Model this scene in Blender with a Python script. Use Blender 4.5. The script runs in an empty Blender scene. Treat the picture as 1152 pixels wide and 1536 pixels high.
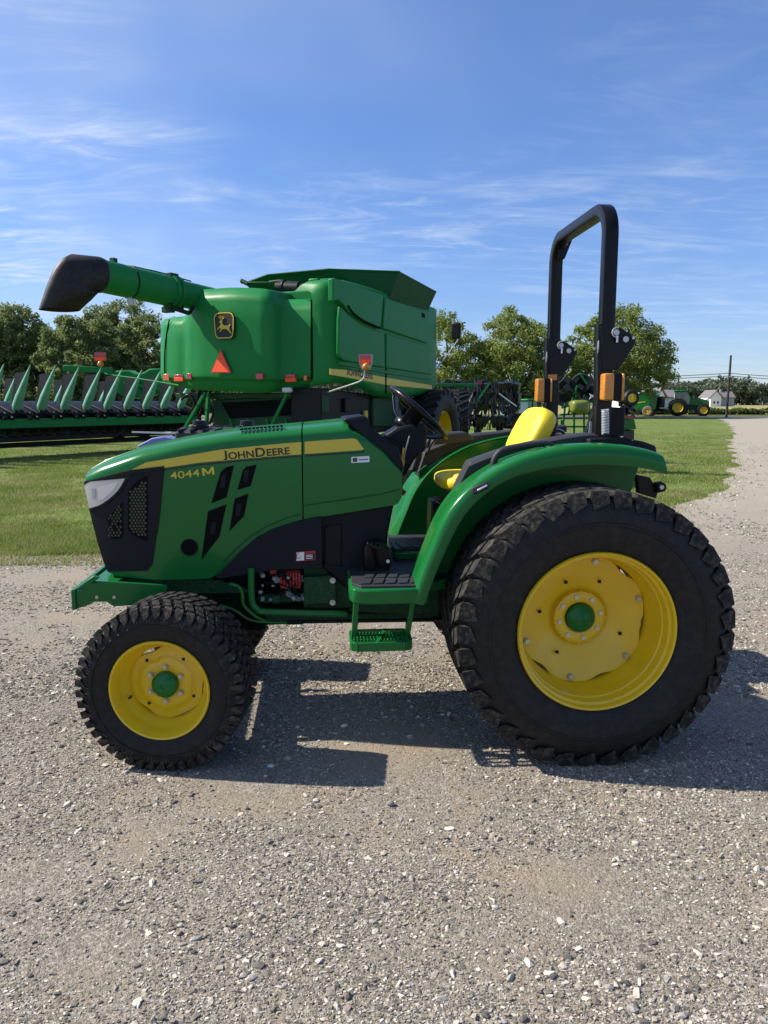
import bpy, bmesh, math, random
import numpy as np
from mathutils import Vector, Matrix, noise as mnoise
R = math.radians
random.seed(7)
rng = np.random.default_rng(7)
SC = bpy.context.scene
COL = SC.collection
# ------------------------------------------------------------------ camera
F, CX, CY, CH, TH = 1154.0, 576.0, 768.0, 1.6, R(8.2)
cam_data = bpy.data.cameras.new('camera')
cam = bpy.data.objects.new('camera', cam_data)
COL.objects.link(cam)
cam.location = (0, 0, CH)
cam.rotation_euler = (R(90) - TH, 0, 0)
cam_data.sensor_fit = 'VERTICAL'
cam_data.sensor_height = 36
cam_data.lens = 36 * F / 1536
cam_data.clip_end = 5000
cam_data.clip_start = 0.05
SC.camera = cam

def ray(px, py):
    dx = (px - CX) / F
    dy = -(py - CY) / F
    return Vector((dx, math.cos(TH) + dy * math.sin(TH), -math.sin(TH) + dy * math.cos(TH)))

def at(px, py, Y):                       # point of the pixel's ray at world depth Y
    d = ray(px, py)
    return Vector((0, 0, CH)) + d * (Y / d.y)

def ground(px, py):                      # where the pixel's ray meets the ground
    d = ray(px, py)
    return Vector((0, 0, CH)) + d * (-CH / d.z)

class Frame:                             # a thing's own axes: x right, y away, turned by psi
    def __init__(s, ox, oy, psi, oz=0.0):
        s.o = Vector((ox, oy, oz)); s.psi = psi
        s.ex = Vector((math.cos(psi), math.sin(psi), 0)); s.ey = Vector((-math.sin(psi), math.cos(psi), 0))
    def loc(s, w):
        d = w - s.o
        return Vector((d.dot(s.ex), d.dot(s.ey), d.z))
    def _r(s, px, py):
        d = ray(px, py)
        return s.loc(Vector((0, 0, CH))), Vector((d.dot(s.ex), d.dot(s.ey), d.z))
    def Y(s, px, py, y):                 # local point on plane y = const
        c, d = s._r(px, py)
        return c + d * ((y - c.y) / d.y)
    def X(s, px, py, x):                 # local point on plane x = const
        c, d = s._r(px, py)
        return c + d * ((x - c.x) / d.x)

# ------------------------------------------------------------------ mesh helpers
class MB:
    def __init__(s): s.v = []; s.f = []
    def add(s, vs, fs):
        b = len(s.v)
        s.v += [tuple(p) for p in vs]
        s.f += [tuple(i + b for i in f) for f in fs]
        return s
    def box(s, c, d, m=None):
        c = Vector(c); hx, hy, hz = d[0] / 2, d[1] / 2, d[2] / 2
        vs = [Vector((x, y, z)) for x in (-hx, hx) for y in (-hy, hy) for z in (-hz, hz)]
        if m is not None: vs = [m @ p for p in vs]
        vs = [p + c for p in vs]
        return s.add(vs, [(0, 1, 3, 2), (4, 6, 7, 5), (0, 4, 5, 1), (2, 3, 7, 6), (0, 2, 6, 4), (1, 5, 7, 3)])
    def bar(s, p0, p1, w, h, up=(0, 0, 1)):   # rectangular bar between two points
        p0, p1 = Vector(p0), Vector(p1); t = (p1 - p0).normalized(); up = Vector(up)
        if abs(t.dot(up)) > .98: up = Vector((1, 0, 0))
        a = t.cross(up).normalized(); b = a.cross(t).normalized()
        r = [a * (w / 2) + b * (h / 2), a * (-w / 2) + b * (h / 2), a * (-w / 2) - b * (h / 2), a * (w / 2) - b * (h / 2)]
        return s.add([p0 + q for q in r] + [p1 + q for q in r], [(3, 2, 1, 0), (4, 5, 6, 7)] + [(i, (i + 1) % 4, 4 + (i + 1) % 4, 4 + i) for i in range(4)])
    def cyl(s, p0, p1, r0, r1=None, n=16, caps=True):
        p0, p1 = Vector(p0), Vector(p1); r1 = r0 if r1 is None else r1
        t = (p1 - p0).normalized(); u = Vector((0, 0, 1)) if abs(t.z) < .9 else Vector((1, 0, 0))
        a = t.cross(u).normalized(); b = t.cross(a)
        vs = []
        for p, r in ((p0, r0), (p1, r1)):
            vs += [p + a * (r * math.cos(2 * math.pi * i / n)) + b * (r * math.sin(2 * math.pi * i / n)) for i in range(n)]
        fs = [(i, (i + 1) % n, n + (i + 1) % n, n + i) for i in range(n)]
        if caps: fs += [tuple(range(n))[::-1], tuple(range(n, 2 * n))]
        return s.add(vs, fs)
    def tube(s, pts, r, n=8, closed=False, caps=True):
        pts = [Vector(p) for p in pts]; m = len(pts)
        rr = r if isinstance(r, (list, tuple)) else [r] * m
        t0 = (pts[1] - pts[0]).normalized()
        u = Vector((0, 0, 1)) if abs(t0.z) < .9 else Vector((1, 0, 0))
        a = t0.cross(u).normalized(); vs = []
        for i, p in enumerate(pts):
            if closed: t = (pts[(i + 1) % m] - pts[i - 1]).normalized()
            elif i == 0: t = t0
            elif i == m - 1: t = (p - pts[i - 1]).normalized()
            else: t = (pts[i + 1] - pts[i - 1]).normalized()
            a = (a - t * a.dot(t)).normalized(); b = t.cross(a)
            vs += [p + a * (rr[i] * math.cos(2 * math.pi * k / n)) + b * (rr[i] * math.sin(2 * math.pi * k / n)) for k in range(n)]
        fs = []
        for i in range(m if closed else m - 1):
            j = (i + 1) % m
            fs += [(i * n + k, i * n + (k + 1) % n, j * n + (k + 1) % n, j * n + k) for k in range(n)]
        if caps and not closed: fs += [tuple(range(n))[::-1], tuple(range((m - 1) * n, m * n))]
        return s.add(vs, fs)
    def sweep(s, pts, sec, side):        # fixed 'side' axis; sec in (side, normal) coordinates
        pts = [Vector(p) for p in pts]; side = Vector(side).normalized(); m = len(pts); n = len(sec); vs = []
        for i, p in enumerate(pts):
            t = (pts[min(i + 1, m - 1)] - pts[max(i - 1, 0)]).normalized()
            nn = t.cross(side).normalized()
            vs += [p + side * a + nn * b for a, b in sec]
        fs = [(i * n + k, i * n + (k + 1) % n, (i + 1) * n + (k + 1) % n, (i + 1) * n + k) for i in range(m - 1) for k in range(n)]
        fs += [tuple(range(n))[::-1], tuple(range((m - 1) * n, m * n))]
        return s.add(vs, fs)
    def prism(s, pts, vec):
        pts = [Vector(p) for p in pts]; vec = Vector(vec); n = len(pts)
        return s.add(pts + [p + vec for p in pts], [tuple(range(n))[::-1], tuple(range(n, 2 * n))] + [(i, (i + 1) % n, n + (i + 1) % n, n + i) for i in range(n)])
    def grid(s, rows, wrap=False):
        n = len(rows[0]); vs = [p for r in rows for p in r]; fs = []
        for i in range(len(rows) - 1):
            for k in range(n if wrap else n - 1):
                fs.append((i * n + k, i * n + (k + 1) % n, (i + 1) * n + (k + 1) % n, (i + 1) * n + k))
        return s.add(vs, fs)
    def lathe(s, prof, c, axis='Y', n=48, closed=False):   # prof (radius, along)
        c = Vector(c); rows = []
        for r, h in prof:
            row = []
            for i in range(n):
                a = 2 * math.pi * i / n; q = (r * math.cos(a), r * math.sin(a))
                row.append(c + (Vector((q[0], h, q[1])) if axis == 'Y' else Vector((q[0], q[1], h)) if axis == 'Z' else Vector((h, q[0], q[1]))))
            rows.append(row)
        if closed: rows.append(rows[0])
        return s.grid(rows, wrap=True)
    def ball(s, c, r, n=12, m=8):
        c = Vector(c); r = (r, r, r) if not isinstance(r, (tuple, list)) else r; rows = []
        for j in range(m + 1):
            ph = math.pi * j / m
            rows.append([c + Vector((r[0] * math.sin(ph) * math.cos(2 * math.pi * i / n), r[1] * math.sin(ph) * math.sin(2 * math.pi * i / n), r[2] * math.cos(ph))) for i in range(n)])
        return s.grid(rows, wrap=True)
    def build(s, name, mat, parent=None, smooth=35, bevel=0.0, weld=True, seg=2):
        me = bpy.data.meshes.new(name)
        me.from_pydata(s.v, [], s.f)
        bm = bmesh.new(); bm.from_mesh(me)
        if weld: bmesh.ops.remove_doubles(bm, verts=bm.verts, dist=1e-5)
        bmesh.ops.recalc_face_normals(bm, faces=bm.faces)
        bm.to_mesh(me); bm.free()
        if smooth:
            me.shade_smooth()
            me.set_sharp_from_angle(angle=R(smooth))
        me.materials.append(mat)
        o = bpy.data.objects.new(name, me)
        COL.objects.link(o)
        if parent is not None: o.parent = parent
        if bevel:
            b = o.modifiers.new('bevel', 'BEVEL'); b.width = bevel; b.segments = seg; b.limit_method = 'ANGLE'; b.angle_limit = R(40)
            b.harden_normals = False
        return o

def rect(w, h): return [(-w / 2, -h / 2), (w / 2, -h / 2), (w / 2, h / 2), (-w / 2, h / 2)]
def rrect(w, h, r, k=3):
    out = []
    for cx, cy, a0 in ((w / 2 - r, h / 2 - r, 0), (-w / 2 + r, h / 2 - r, 90), (-w / 2 + r, -h / 2 + r, 180), (w / 2 - r, -h / 2 + r, 270)):
        for i in range(k + 1):
            a = R(a0 + 90 * i / k); out.append((cx + r * math.cos(a), cy + r * math.sin(a)))
    return out

def thing(name, label, cat, loc=(0, 0, 0), rz=0, group=None):
    o = bpy.data.objects.new(name, None); COL.objects.link(o)
    o.location = loc; o.rotation_euler = (0, 0, rz); o.empty_display_size = .2
    o['label'] = label; o['category'] = cat
    if group: o['group'] = group
    return o
def tag(o, label, cat, group=None):
    o['label'] = label; o['category'] = cat
    if group: o['group'] = group
    return o
def dup(root, loc=None, rz=None, label=None):
    c = root.copy(); COL.objects.link(c)
    if loc is not None: c.location = loc
    if rz is not None: c.rotation_euler = (0, 0, rz)
    if label: c['label'] = label
    for ch in list(root.children):
        d = ch.copy(); COL.objects.link(d); d.parent = c
        for g in list(ch.children):
            e = g.copy(); COL.objects.link(e); e.parent = d
    return c
def np_mesh(name, V, T, mat, parent=None, smooth=False):   # V (n,3), T (m,k)
    me = bpy.data.meshes.new(name)
    V = np.ascontiguousarray(V, dtype=np.float32); T = np.ascontiguousarray(T, dtype=np.int32)
    m, k = T.shape
    me.vertices.add(len(V)); me.vertices.foreach_set('co', V.ravel())
    me.loops.add(m * k); me.loops.foreach_set('vertex_index', T.ravel())
    me.polygons.add(m); me.polygons.foreach_set('loop_start', np.arange(0, m * k, k, dtype=np.int32))
    me.polygons.foreach_set('use_smooth', np.full(m, bool(smooth)))
    me.update(calc_edges=True)
    me.materials.append(mat)
    o = bpy.data.objects.new(name, me); COL.objects.link(o)
    if parent is not None: o.parent = parent
    return o
def text_mesh(txt, size=1.0, spacing=1.0, extrude=0.0, offset=0.0):   # flat letters as (verts, faces), baseline at the origin
    cu = bpy.data.curves.new('lettering', 'FONT'); cu.body = txt; cu.size = size; cu.space_character = spacing
    cu.resolution_u = 4; cu.offset = offset
    o = bpy.data.objects.new('lettering', cu); COL.objects.link(o)
    bpy.context.view_layer.update()
    me = bpy.data.meshes.new_from_object(o.evaluated_get(bpy.context.evaluated_depsgraph_get()))
    vs = [Vector(v.co) for v in me.vertices]; fs = [tuple(p.vertices) for p in me.polygons]
    bpy.data.objects.remove(o); bpy.data.meshes.remove(me); bpy.data.curves.remove(cu)
    return vs, fs
def interp(pts, x):
    if x <= pts[0][0]: return pts[0][1]
    for (a, b), (c, d) in zip(pts, pts[1:]):
        if x <= c: return b + (d - b) * (x - a) / (c - a) if c > a else d
    return pts[-1][1]
def smoothline(pts, n):                  # Catmull-Rom resample of a list of Vectors
    pts = [Vector(p) for p in pts]; m = len(pts) - 1; out = []
    for i in range(n):
        t = i / (n - 1) * m; k = min(int(t), m - 1); u = t - k
        p0 = pts[max(k - 1, 0)]; p1 = pts[k]; p2 = pts[k + 1]; p3 = pts[min(k + 2, m)]
        out.append(.5 * ((2 * p1) + (p2 - p0) * u + (2 * p0 - 5 * p1 + 4 * p2 - p3) * u * u + (3 * p1 - p0 - 3 * p2 + p3) * u ** 3))
    return out

# ------------------------------------------------------------------ materials
def mat(name, col, rough=.5, metal=0., coat=0., var=0., vscale=6., bump=0., bscale=60., spec=.5, dust=0.):
    m = bpy.data.materials.new(name); m.use_nodes = True
    nt = m.node_tree; b = nt.nodes['Principled BSDF']
    b.inputs['Base Color'].default_value = (*col, 1); b.inputs['Roughness'].default_value = rough
    b.inputs['Metallic'].default_value = metal; b.inputs['Coat Weight'].default_value = coat
    b.inputs['Coat Roughness'].default_value = .06; b.inputs['Specular IOR Level'].default_value = spec
    if var or bump or dust:
        tc = nt.nodes.new('ShaderNodeTexCoord')
    if var:
        n = nt.nodes.new('ShaderNodeTexNoise'); n.inputs['Scale'].default_value = vscale; n.inputs['Detail'].default_value = 6
        nt.links.new(tc.outputs['Object'], n.inputs['Vector'])
        mx = nt.nodes.new('ShaderNodeMix'); mx.data_type = 'RGBA'
        mx.inputs['A'].default_value = (*[c * (1 - var) for c in col], 1); mx.inputs['B'].default_value = (*[min(1, c * (1 + var)) for c in col], 1)
        nt.links.new(n.outputs['Fac'], mx.inputs['Factor']); nt.links.new(mx.outputs['Result'], b.inputs['Base Color'])
        mr = nt.nodes.new('ShaderNodeMapRange'); mr.inputs['To Min'].default_value = max(0, rough - .08); mr.inputs['To Max'].default_value = min(1, rough + .12)
        nt.links.new(n.outputs['Fac'], mr.inputs['Value']); nt.links.new(mr.outputs['Result'], b.inputs['Roughness'])
        if dust:
            n2 = nt.nodes.new('ShaderNodeTexNoise'); n2.inputs['Scale'].default_value = vscale * 3.1; n2.inputs['Detail'].default_value = 8
            nt.links.new(tc.outputs['Object'], n2.inputs['Vector'])
            m2 = nt.nodes.new('ShaderNodeMapRange'); m2.inputs['From Min'].default_value = .45; m2.inputs['From Max'].default_value = .8
            m2.inputs['To Max'].default_value = dust
            nt.links.new(n2.outputs['Fac'], m2.inputs['Value'])
            x2 = nt.nodes.new('ShaderNodeMix'); x2.data_type = 'RGBA'; x2.inputs['B'].default_value = (.3, .26, .2, 1)
            nt.links.new(m2.outputs['Result'], x2.inputs['Factor']); nt.links.new(mx.outputs['Result'], x2.inputs['A'])
            nt.links.new(x2.outputs['Result'], b.inputs['Base Color'])
    if bump:
        n3 = nt.nodes.new('ShaderNodeTexNoise'); n3.inputs['Scale'].default_value = bscale; n3.inputs['Detail'].default_value = 4
        nt.links.new(tc.outputs['Object'], n3.inputs['Vector'])
        bp = nt.nodes.new('ShaderNodeBump'); bp.inputs['Strength'].default_value = bump; bp.inputs['Distance'].default_value = .02
        nt.links.new(n3.outputs['Fac'], bp.inputs['Height']); nt.links.new(bp.outputs['Normal'], b.inputs['Normal'])
    return m
M = {}
M['green'] = mat('green paint', (.009, .135, .027), .22, coat=.22, spec=.2, var=.06, vscale=3)
M['green2'] = mat('weathered green paint', (.013, .185, .047), .40, coat=.0, spec=.12, var=.12, vscale=1.5, dust=.04)
M['cast'] = mat('green cast iron', (.006, .055, .02), .5, spec=.2, var=.2, vscale=14, bump=.1, dust=.12)
M['yellow'] = mat('yellow paint', (.74, .5, .008), .36, coat=.25, var=.1, vscale=7, dust=.12)
M['decal_yellow'] = mat('yellow decal', (.62, .47, .045), .45)
M['vinyl'] = mat('yellow vinyl', (.85, .66, .02), .5, bump=.05, bscale=200)
M['black'] = mat('black plastic', (.008, .009, .011), .45, spec=.18, var=.15, vscale=20, bump=.06, bscale=300)
M['navy'] = mat('dark moulded plastic', (.009, .011, .017), .45, var=.1, spec=.15, vscale=10, bump=.05, bscale=260)
M['gloss_black'] = mat('black powder coat', (.006, .006, .007), .32, coat=.08, spec=.2, bump=.03, bscale=250)
M['pad'] = mat('grey black trim', (.03, .031, .036), .55, spec=.3, bump=.12, bscale=500)
M['rubber'] = mat('tyre rubber', (.0085, .009, .0105), .55, var=.3, vscale=9, bump=.12, bscale=120, dust=.05, spec=.3)
M['tread'] = mat('dusty tread rubber', (.019, .0188, .0185), .8, var=.4, vscale=14, bump=.2, bscale=90, dust=.3, spec=.2)
M['rubber_dusty'] = mat('dusty tyre rubber', (.16, .14, .12), .85, var=.45, vscale=6, bump=.2, bscale=60)
M['steel'] = mat('zinc steel', (.5, .5, .48), .35, metal=.9, var=.2, vscale=30)
M['silver'] = mat('silver foil', (.6, .6, .6), .35, metal=.6)
M['red'] = mat('red plastic', (.42, .02, .025), .4)
M['shade_crease_green'] = mat('tank shade and crease green', (.008, .075, .024), .6, var=.2, vscale=3, spec=.15)  # green darkened for the shade under the flared tank; crease lines share it
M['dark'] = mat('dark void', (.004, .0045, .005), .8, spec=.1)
M['olive'] = mat('olive screen', (.05, .055, .022), .6)
M['orange'] = mat('fluorescent orange', (1.0, .09, .02), .5)
M['amber'] = mat('amber lens', (.58, .22, .018), .18, coat=.5, bump=.25, bscale=90)
M['redlens'] = mat('red lens', (.45, .02, .05), .2, coat=.5)
M['orangelens'] = mat('orange lens', (.75, .12, .03), .2, coat=.5)
M['white'] = mat('white paint', (.78, .78, .76), .5, var=.05)
M['grey'] = mat('grey paint', (.3, .32, .33), .5, var=.1)
M['lightgrey'] = mat('pale grey panel', (.55, .57, .58), .4)
M['ink'] = mat('black ink', (.008, .008, .008), .5)
M['wood'] = mat('weathered pole wood', (.05, .042, .036), .85, var=.4, vscale=12, bump=.3, bscale=40)
M['roof'] = mat('grey shingle', (.16, .15, .16), .9, var=.2, vscale=5)
M['blue'] = mat('blue plastic', (.13, .17, .42), .5)

def glass(name, col, rough=.06):
    m = mat(name, col, rough, coat=1.0)
    return m
M['lamp'] = mat('headlight lens', (.5, .52, .53), .12, coat=1.0, metal=.35)
M['glass'] = mat('tinted cab glass', (.05, .09, .1), .08, coat=1.0)

def leafmat(name, c1, c2, trans=.35):
    m = bpy.data.materials.new(name); m.use_nodes = True; nt = m.node_tree
    b = nt.nodes['Principled BSDF']; b.inputs['Roughness'].default_value = .55; b.inputs['Specular IOR Level'].default_value = .3
    g = nt.nodes.new('ShaderNodeNewGeometry'); r = nt.nodes.new('ShaderNodeValToRGB')
    r.color_ramp.elements[0].color = (*c1, 1); r.color_ramp.elements[1].color = (*c2, 1)
    nt.links.new(g.outputs['Random Per Island'], r.inputs['Fac']); nt.links.new(r.outputs['Color'], b.inputs['Base Color'])
    t = nt.nodes.new('ShaderNodeBsdfTranslucent'); nt.links.new(r.outputs['Color'], t.inputs['Color'])
    mx = nt.nodes.new('ShaderNodeMixShader'); mx.inputs['Fac'].default_value = trans
    nt.links.new(b.outputs['BSDF'], mx.inputs[1]); nt.links.new(t.outputs['BSDF'], mx.inputs[2])
    nt.links.new(mx.outputs['Shader'], nt.nodes['Material Output'].inputs['Surface'])
    return m
M['leaf_a'] = leafmat('oak foliage', (.125, .18, .04), (.34, .39, .1), .5)
M['leaf_b'] = leafmat('hedgerow foliage', (.10, .145, .052), (.29, .34, .13), .5)
M['leaf_c'] = leafmat('hazed far foliage', (.085, .115, .075), (.17, .205, .125), .3)  # leaf colours lightened and greyed to stand for distance haze
M['grass'] = leafmat('grass blades', (.09, .155, .022), (.31, .37, .085), .4)
gn = M['grass'].node_tree; gtc = gn.nodes.new('ShaderNodeTexCoord'); gno = gn.nodes.new('ShaderNodeTexNoise'); gno.inputs['Scale'].default_value = .55; gno.inputs['Detail'].default_value = 7; gno.inputs['Roughness'].default_value = .65
gn.links.new(gtc.outputs['Object'], gno.inputs['Vector']); gmr = gn.nodes.new('ShaderNodeMapRange'); gmr.inputs['From Min'].default_value = .42; gmr.inputs['From Max'].default_value = .66; gmr.inputs['To Max'].default_value = .8
gn.links.new(gno.outputs['Fac'], gmr.inputs['Value']); gmx = gn.nodes.new('ShaderNodeMix'); gmx.data_type = 'RGBA'; gmx.inputs['B'].default_value = (.36, .33, .15, 1)
gra = [n for n in gn.nodes if n.type == 'VALTORGB'][0]; gn.links.new(gmr.outputs['Result'], gmx.inputs['Factor']); gn.links.new(gra.outputs['Color'], gmx.inputs['A'])
for n in gn.nodes:
    if n.type == 'BSDF_PRINCIPLED': gn.links.new(gmx.outputs['Result'], n.inputs['Base Color'])
    if n.type == 'BSDF_TRANSLUCENT': gn.links.new(gmx.outputs['Result'], n.inputs['Color'])
M['crop'] = leafmat('crop leaves', (.06, .1, .025), (.15, .2, .05), .3)
M['bark'] = mat('bark', (.07, .058, .048), .9, var=.35, vscale=3, bump=.5, bscale=9)

# ------------------------------------------------------------------ light
SUN_EL, SUN_AZ = R(41), R(9)            # azimuth: from -X turned towards +Y
sun_dir = Vector((-math.cos(SUN_AZ) * math.cos(SUN_EL), math.sin(SUN_AZ) * math.cos(SUN_EL), math.sin(SUN_EL)))
sd = bpy.data.lights.new('sun', 'SUN'); sd.energy = 5.0; sd.angle = R(.53); sd.color = (1, .925, .81)
so = bpy.data.objects.new('sun', sd); COL.objects.link(so)
so.rotation_euler = sun_dir.to_track_quat('Z', 'Y').to_euler()
so.location = sun_dir * 60
w = bpy.data.worlds.new('World'); SC.world = w; w.use_nodes = True
nt = w.node_tree; bg = nt.nodes['Background']; bg.inputs["Strength"].default_value = .117
sky = nt.nodes.new('ShaderNodeTexSky'); sky.sky_type = 'NISHITA'; sky.sun_disc = False
sky.sun_elevation = SUN_EL
sky.sun_rotation = math.atan2(sun_dir.x, sun_dir.y)   # clockwise from +Y
sky.air_density = 1.0; sky.dust_density = .1; sky.ozone_density = 4.0; sky.altitude = 50
# thin cirrus on a high layer: the direction is carried to a flat sheet overhead
tc = nt.nodes.new('ShaderNodeTexCoord'); sp = nt.nodes.new('ShaderNodeSeparateXYZ')
nt.links.new(tc.outputs['Generated'], sp.inputs[0])
def mth(op, a, b=None, clamp=False):
    n = nt.nodes.new('ShaderNodeMath'); n.operation = op; n.use_clamp = clamp
    for i, q in enumerate((a, b)):
        if q is None: continue
        if isinstance(q, (int, float)): n.inputs[i].default_value = q
        else: nt.links.new(q, n.inputs[i])
    return n.outputs[0]
zz = mth('ADD', mth('MAXIMUM', sp.outputs['Z'], 0.0), .12)
cb = nt.nodes.new('ShaderNodeCombineXYZ')
nt.links.new(mth('DIVIDE', sp.outputs['X'], zz), cb.inputs[0]); nt.links.new(mth('DIVIDE', sp.outputs['Y'], zz), cb.inputs[1])
def layer(rot, scale, sc, lo, hi, dist, det=9, loc=(0, 0, 0)):
    mp = nt.nodes.new('ShaderNodeMapping'); mp.inputs['Rotation'].default_value = (0, 0, R(rot)); mp.inputs['Scale'].default_value = scale
    mp.inputs['Location'].default_value = loc
    nt.links.new(cb.outputs[0], mp.inputs['Vector'])
    n = nt.nodes.new('ShaderNodeTexNoise'); n.inputs['Scale'].default_value = sc; n.inputs['Detail'].default_value = det
    n.inputs['Roughness'].default_value = .62; n.inputs['Distortion'].default_value = dist
    nt.links.new(mp.outputs[0], n.inputs['Vector'])
    mr = nt.nodes.new('ShaderNodeMapRange'); mr.interpolation_type = 'SMOOTHSTEP'
    mr.inputs['From Min'].default_value = lo; mr.inputs['From Max'].default_value = hi
    nt.links.new(n.outputs['Fac'], mr.inputs['Value']); return mr.outputs['Result']
streak = layer(52, (.75, 2.0, 1), 1.5, .44, .80, 1.4, 10, (.6, 2.2, 0))
patch = layer(20, (1, 1, 1), .55, .36, .62, .3, 3, (2.6, 1.1, 0))
veil = layer(40, (1, .6, 1), .5, .35, .75, .4, 4, (3.1, 1.2, 0))
side_ = nt.nodes.new('ShaderNodeMapRange'); side_.interpolation_type = 'SMOOTHSTEP'      # the cirrus thickens towards the left of the view
side_.inputs['From Min'].default_value = .45; side_.inputs['From Max'].default_value = -.4; side_.inputs['To Min'].default_value = .25; side_.inputs['To Max'].default_value = 1.15
nt.links.new(sp.outputs['X'], side_.inputs['Value'])
streak2 = layer(64, (.8, 2.2, 1), 2.6, .45, .8, 2.0, 10, (4.1, .7, 0))
cl = mth('MULTIPLY', mth('ADD', mth('MULTIPLY', mth('ADD', streak, mth('MULTIPLY', streak2, .8)), mth('MULTIPLY', patch, .85)), mth('MULTIPLY', veil, .3)), side_.outputs['Result'], True)
mx = nt.nodes.new('ShaderNodeMix'); mx.data_type = 'RGBA'
ramp = nt.nodes.new('ShaderNodeValToRGB'); re_ = ramp.color_ramp.elements     # bluer, less dusty air than the stock model
re_[0].position = 0.0; re_[0].color = (.56, .62, .80, 1); re_[1].position = .5; re_[1].color = (.70, .80, 1.0, 1)
x_ = re_.new(.09); x_.color = (.57, .635, .83, 1); x_ = re_.new(.25); x_.color = (.64, .72, .92, 1)
nt.links.new(sp.outputs['Z'], ramp.inputs[0])
tint = nt.nodes.new('ShaderNodeMix'); tint.data_type = 'RGBA'; tint.blend_type = 'MULTIPLY'; tint.inputs['Factor'].default_value = 1
nt.links.new(sky.outputs['Color'], tint.inputs['A']); nt.links.new(ramp.outputs[0], tint.inputs['B'])
nt.links.new(cl, mx.inputs['Factor']); nt.links.new(tint.outputs['Result'], mx.inputs['A'])
mx.inputs['B'].default_value = (5.0, 5.45, 6.1, 1)
nt.links.new(mx.outputs['Result'], bg.inputs['Color'])
SC.view_settings.view_transform = 'Standard'; SC.view_settings.look = 'None'
SC.view_settings.exposure = .6; SC.view_settings.gamma = 1
SC.cycles.use_denoising = True
SC.cycles.max_bounces = 6; SC.cycles.transparent_max_bounces = 6
SC.cycles.caustics_reflective = False; SC.cycles.caustics_refractive = False
# ================================================================== ground
def struct(o): o['kind'] = 'structure'; return o
def ground_material():
    m = bpy.data.materials.new('gravel yard'); m.use_nodes = True; nt = m.node_tree; L = nt.links
    b = nt.nodes['Principled BSDF']; b.inputs['Roughness'].default_value = .92; b.inputs['Specular IOR Level'].default_value = .25
    tc = nt.nodes.new('ShaderNodeTexCoord')
    def noise(sc, det=5, dist=0.):
        n = nt.nodes.new('ShaderNodeTexNoise'); n.inputs['Scale'].default_value = sc; n.inputs['Detail'].default_value = det
        n.inputs['Distortion'].default_value = dist; L.new(tc.outputs['Object'], n.inputs['Vector']); return n.outputs['Fac']
    def vor(sc, rnd=1.):
        n = nt.nodes.new('ShaderNodeTexVoronoi'); n.inputs['Scale'].default_value = sc; n.inputs['Randomness'].default_value = rnd
        L.new(tc.outputs['Object'], n.inputs['Vector']); return n
    def rng_(x, a, c, lo=0., hi=1.):
        n = nt.nodes.new('ShaderNodeMapRange'); n.inputs['From Min'].default_value = a; n.inputs['From Max'].default_value = c
        n.inputs['To Min'].default_value = lo; n.inputs['To Max'].default_value = hi; L.new(x, n.inputs['Value']); return n.outputs['Result']
    def mix(f, a, c, mode='MIX'):
        n = nt.nodes.new('ShaderNodeMix'); n.data_type = 'RGBA'; n.blend_type = mode
        for s_, q in (('Factor', f), ('A', a), ('B', c)):
            if isinstance(q, float): n.inputs[s_].default_value = q
            elif isinstance(q, tuple): n.inputs[s_].default_value = (*q, 1)
            else: L.new(q, n.inputs[s_])
        return n.outputs['Result']
    dirt = mix(noise(1.1, 7, .4), (.21, .173, .127), (.34, .285, .21))
    dirt = mix(rng_(noise(2.3, 4), .56, .72), dirt, (.33, .24, .165))
    v1 = vor(95); v2 = vor(230)
    def stonecol(v):
        r = nt.nodes.new('ShaderNodeValToRGB'); e = r.color_ramp.elements
        e[0].color = (.07, .066, .06, 1); e[1].color = (.55, .51, .44, 1)
        x = e.new(.4); x.color = (.16, .146, .126, 1); x = e.new(.75); x.color = (.3, .262, .21, 1)
        s_ = nt.nodes.new('ShaderNodeSeparateColor'); L.new(v.outputs['Color'], s_.inputs[0]); L.new(s_.outputs[0], r.inputs[0]); return r.outputs[0]
    grit = mix(.5, stonecol(v1), stonecol(v2))
    cover = rng_(noise(1.6, 6, .5), .36, .56)
    col = mix(rng_(cover, 0, 1, .25, .75), dirt, grit)
    sx = nt.nodes.new('ShaderNodeSeparateXYZ'); L.new(tc.outputs['Object'], sx.inputs[0])
    wob = nt.nodes.new('ShaderNodeMath'); wob.operation = 'MULTIPLY_ADD'; L.new(noise(.5, 5, .5), wob.inputs[0]); wob.inputs[1].default_value = 7; L.new(sx.outputs['Y'], wob.inputs[2])
    col = mix(rng_(wob.outputs[0], 8.5, 17, 0, .62), col, mix(noise(1.4, 6), (.34, .3, .24), (.47, .415, .335)))   # the drive: fine, pale, rolled flat
    L.new(col, b.inputs['Base Color'])
    add = nt.nodes.new('ShaderNodeMath'); add.operation = 'MULTIPLY_ADD'
    L.new(rng_(v1.outputs['Distance'], 0, .55, 1, 0), add.inputs[0]); add.inputs[1].default_value = .6
    L.new(rng_(v2.outputs['Distance'], 0, .55, .5, 0), add.inputs[2])
    bp = nt.nodes.new('ShaderNodeBump'); bp.inputs['Strength'].default_value = .65; bp.inputs['Distance'].default_value = .006
    L.new(add.outputs[0], bp.inputs['Height'])
    L.new(bp.outputs['Normal'], b.inputs['Normal'])
    return m
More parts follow.
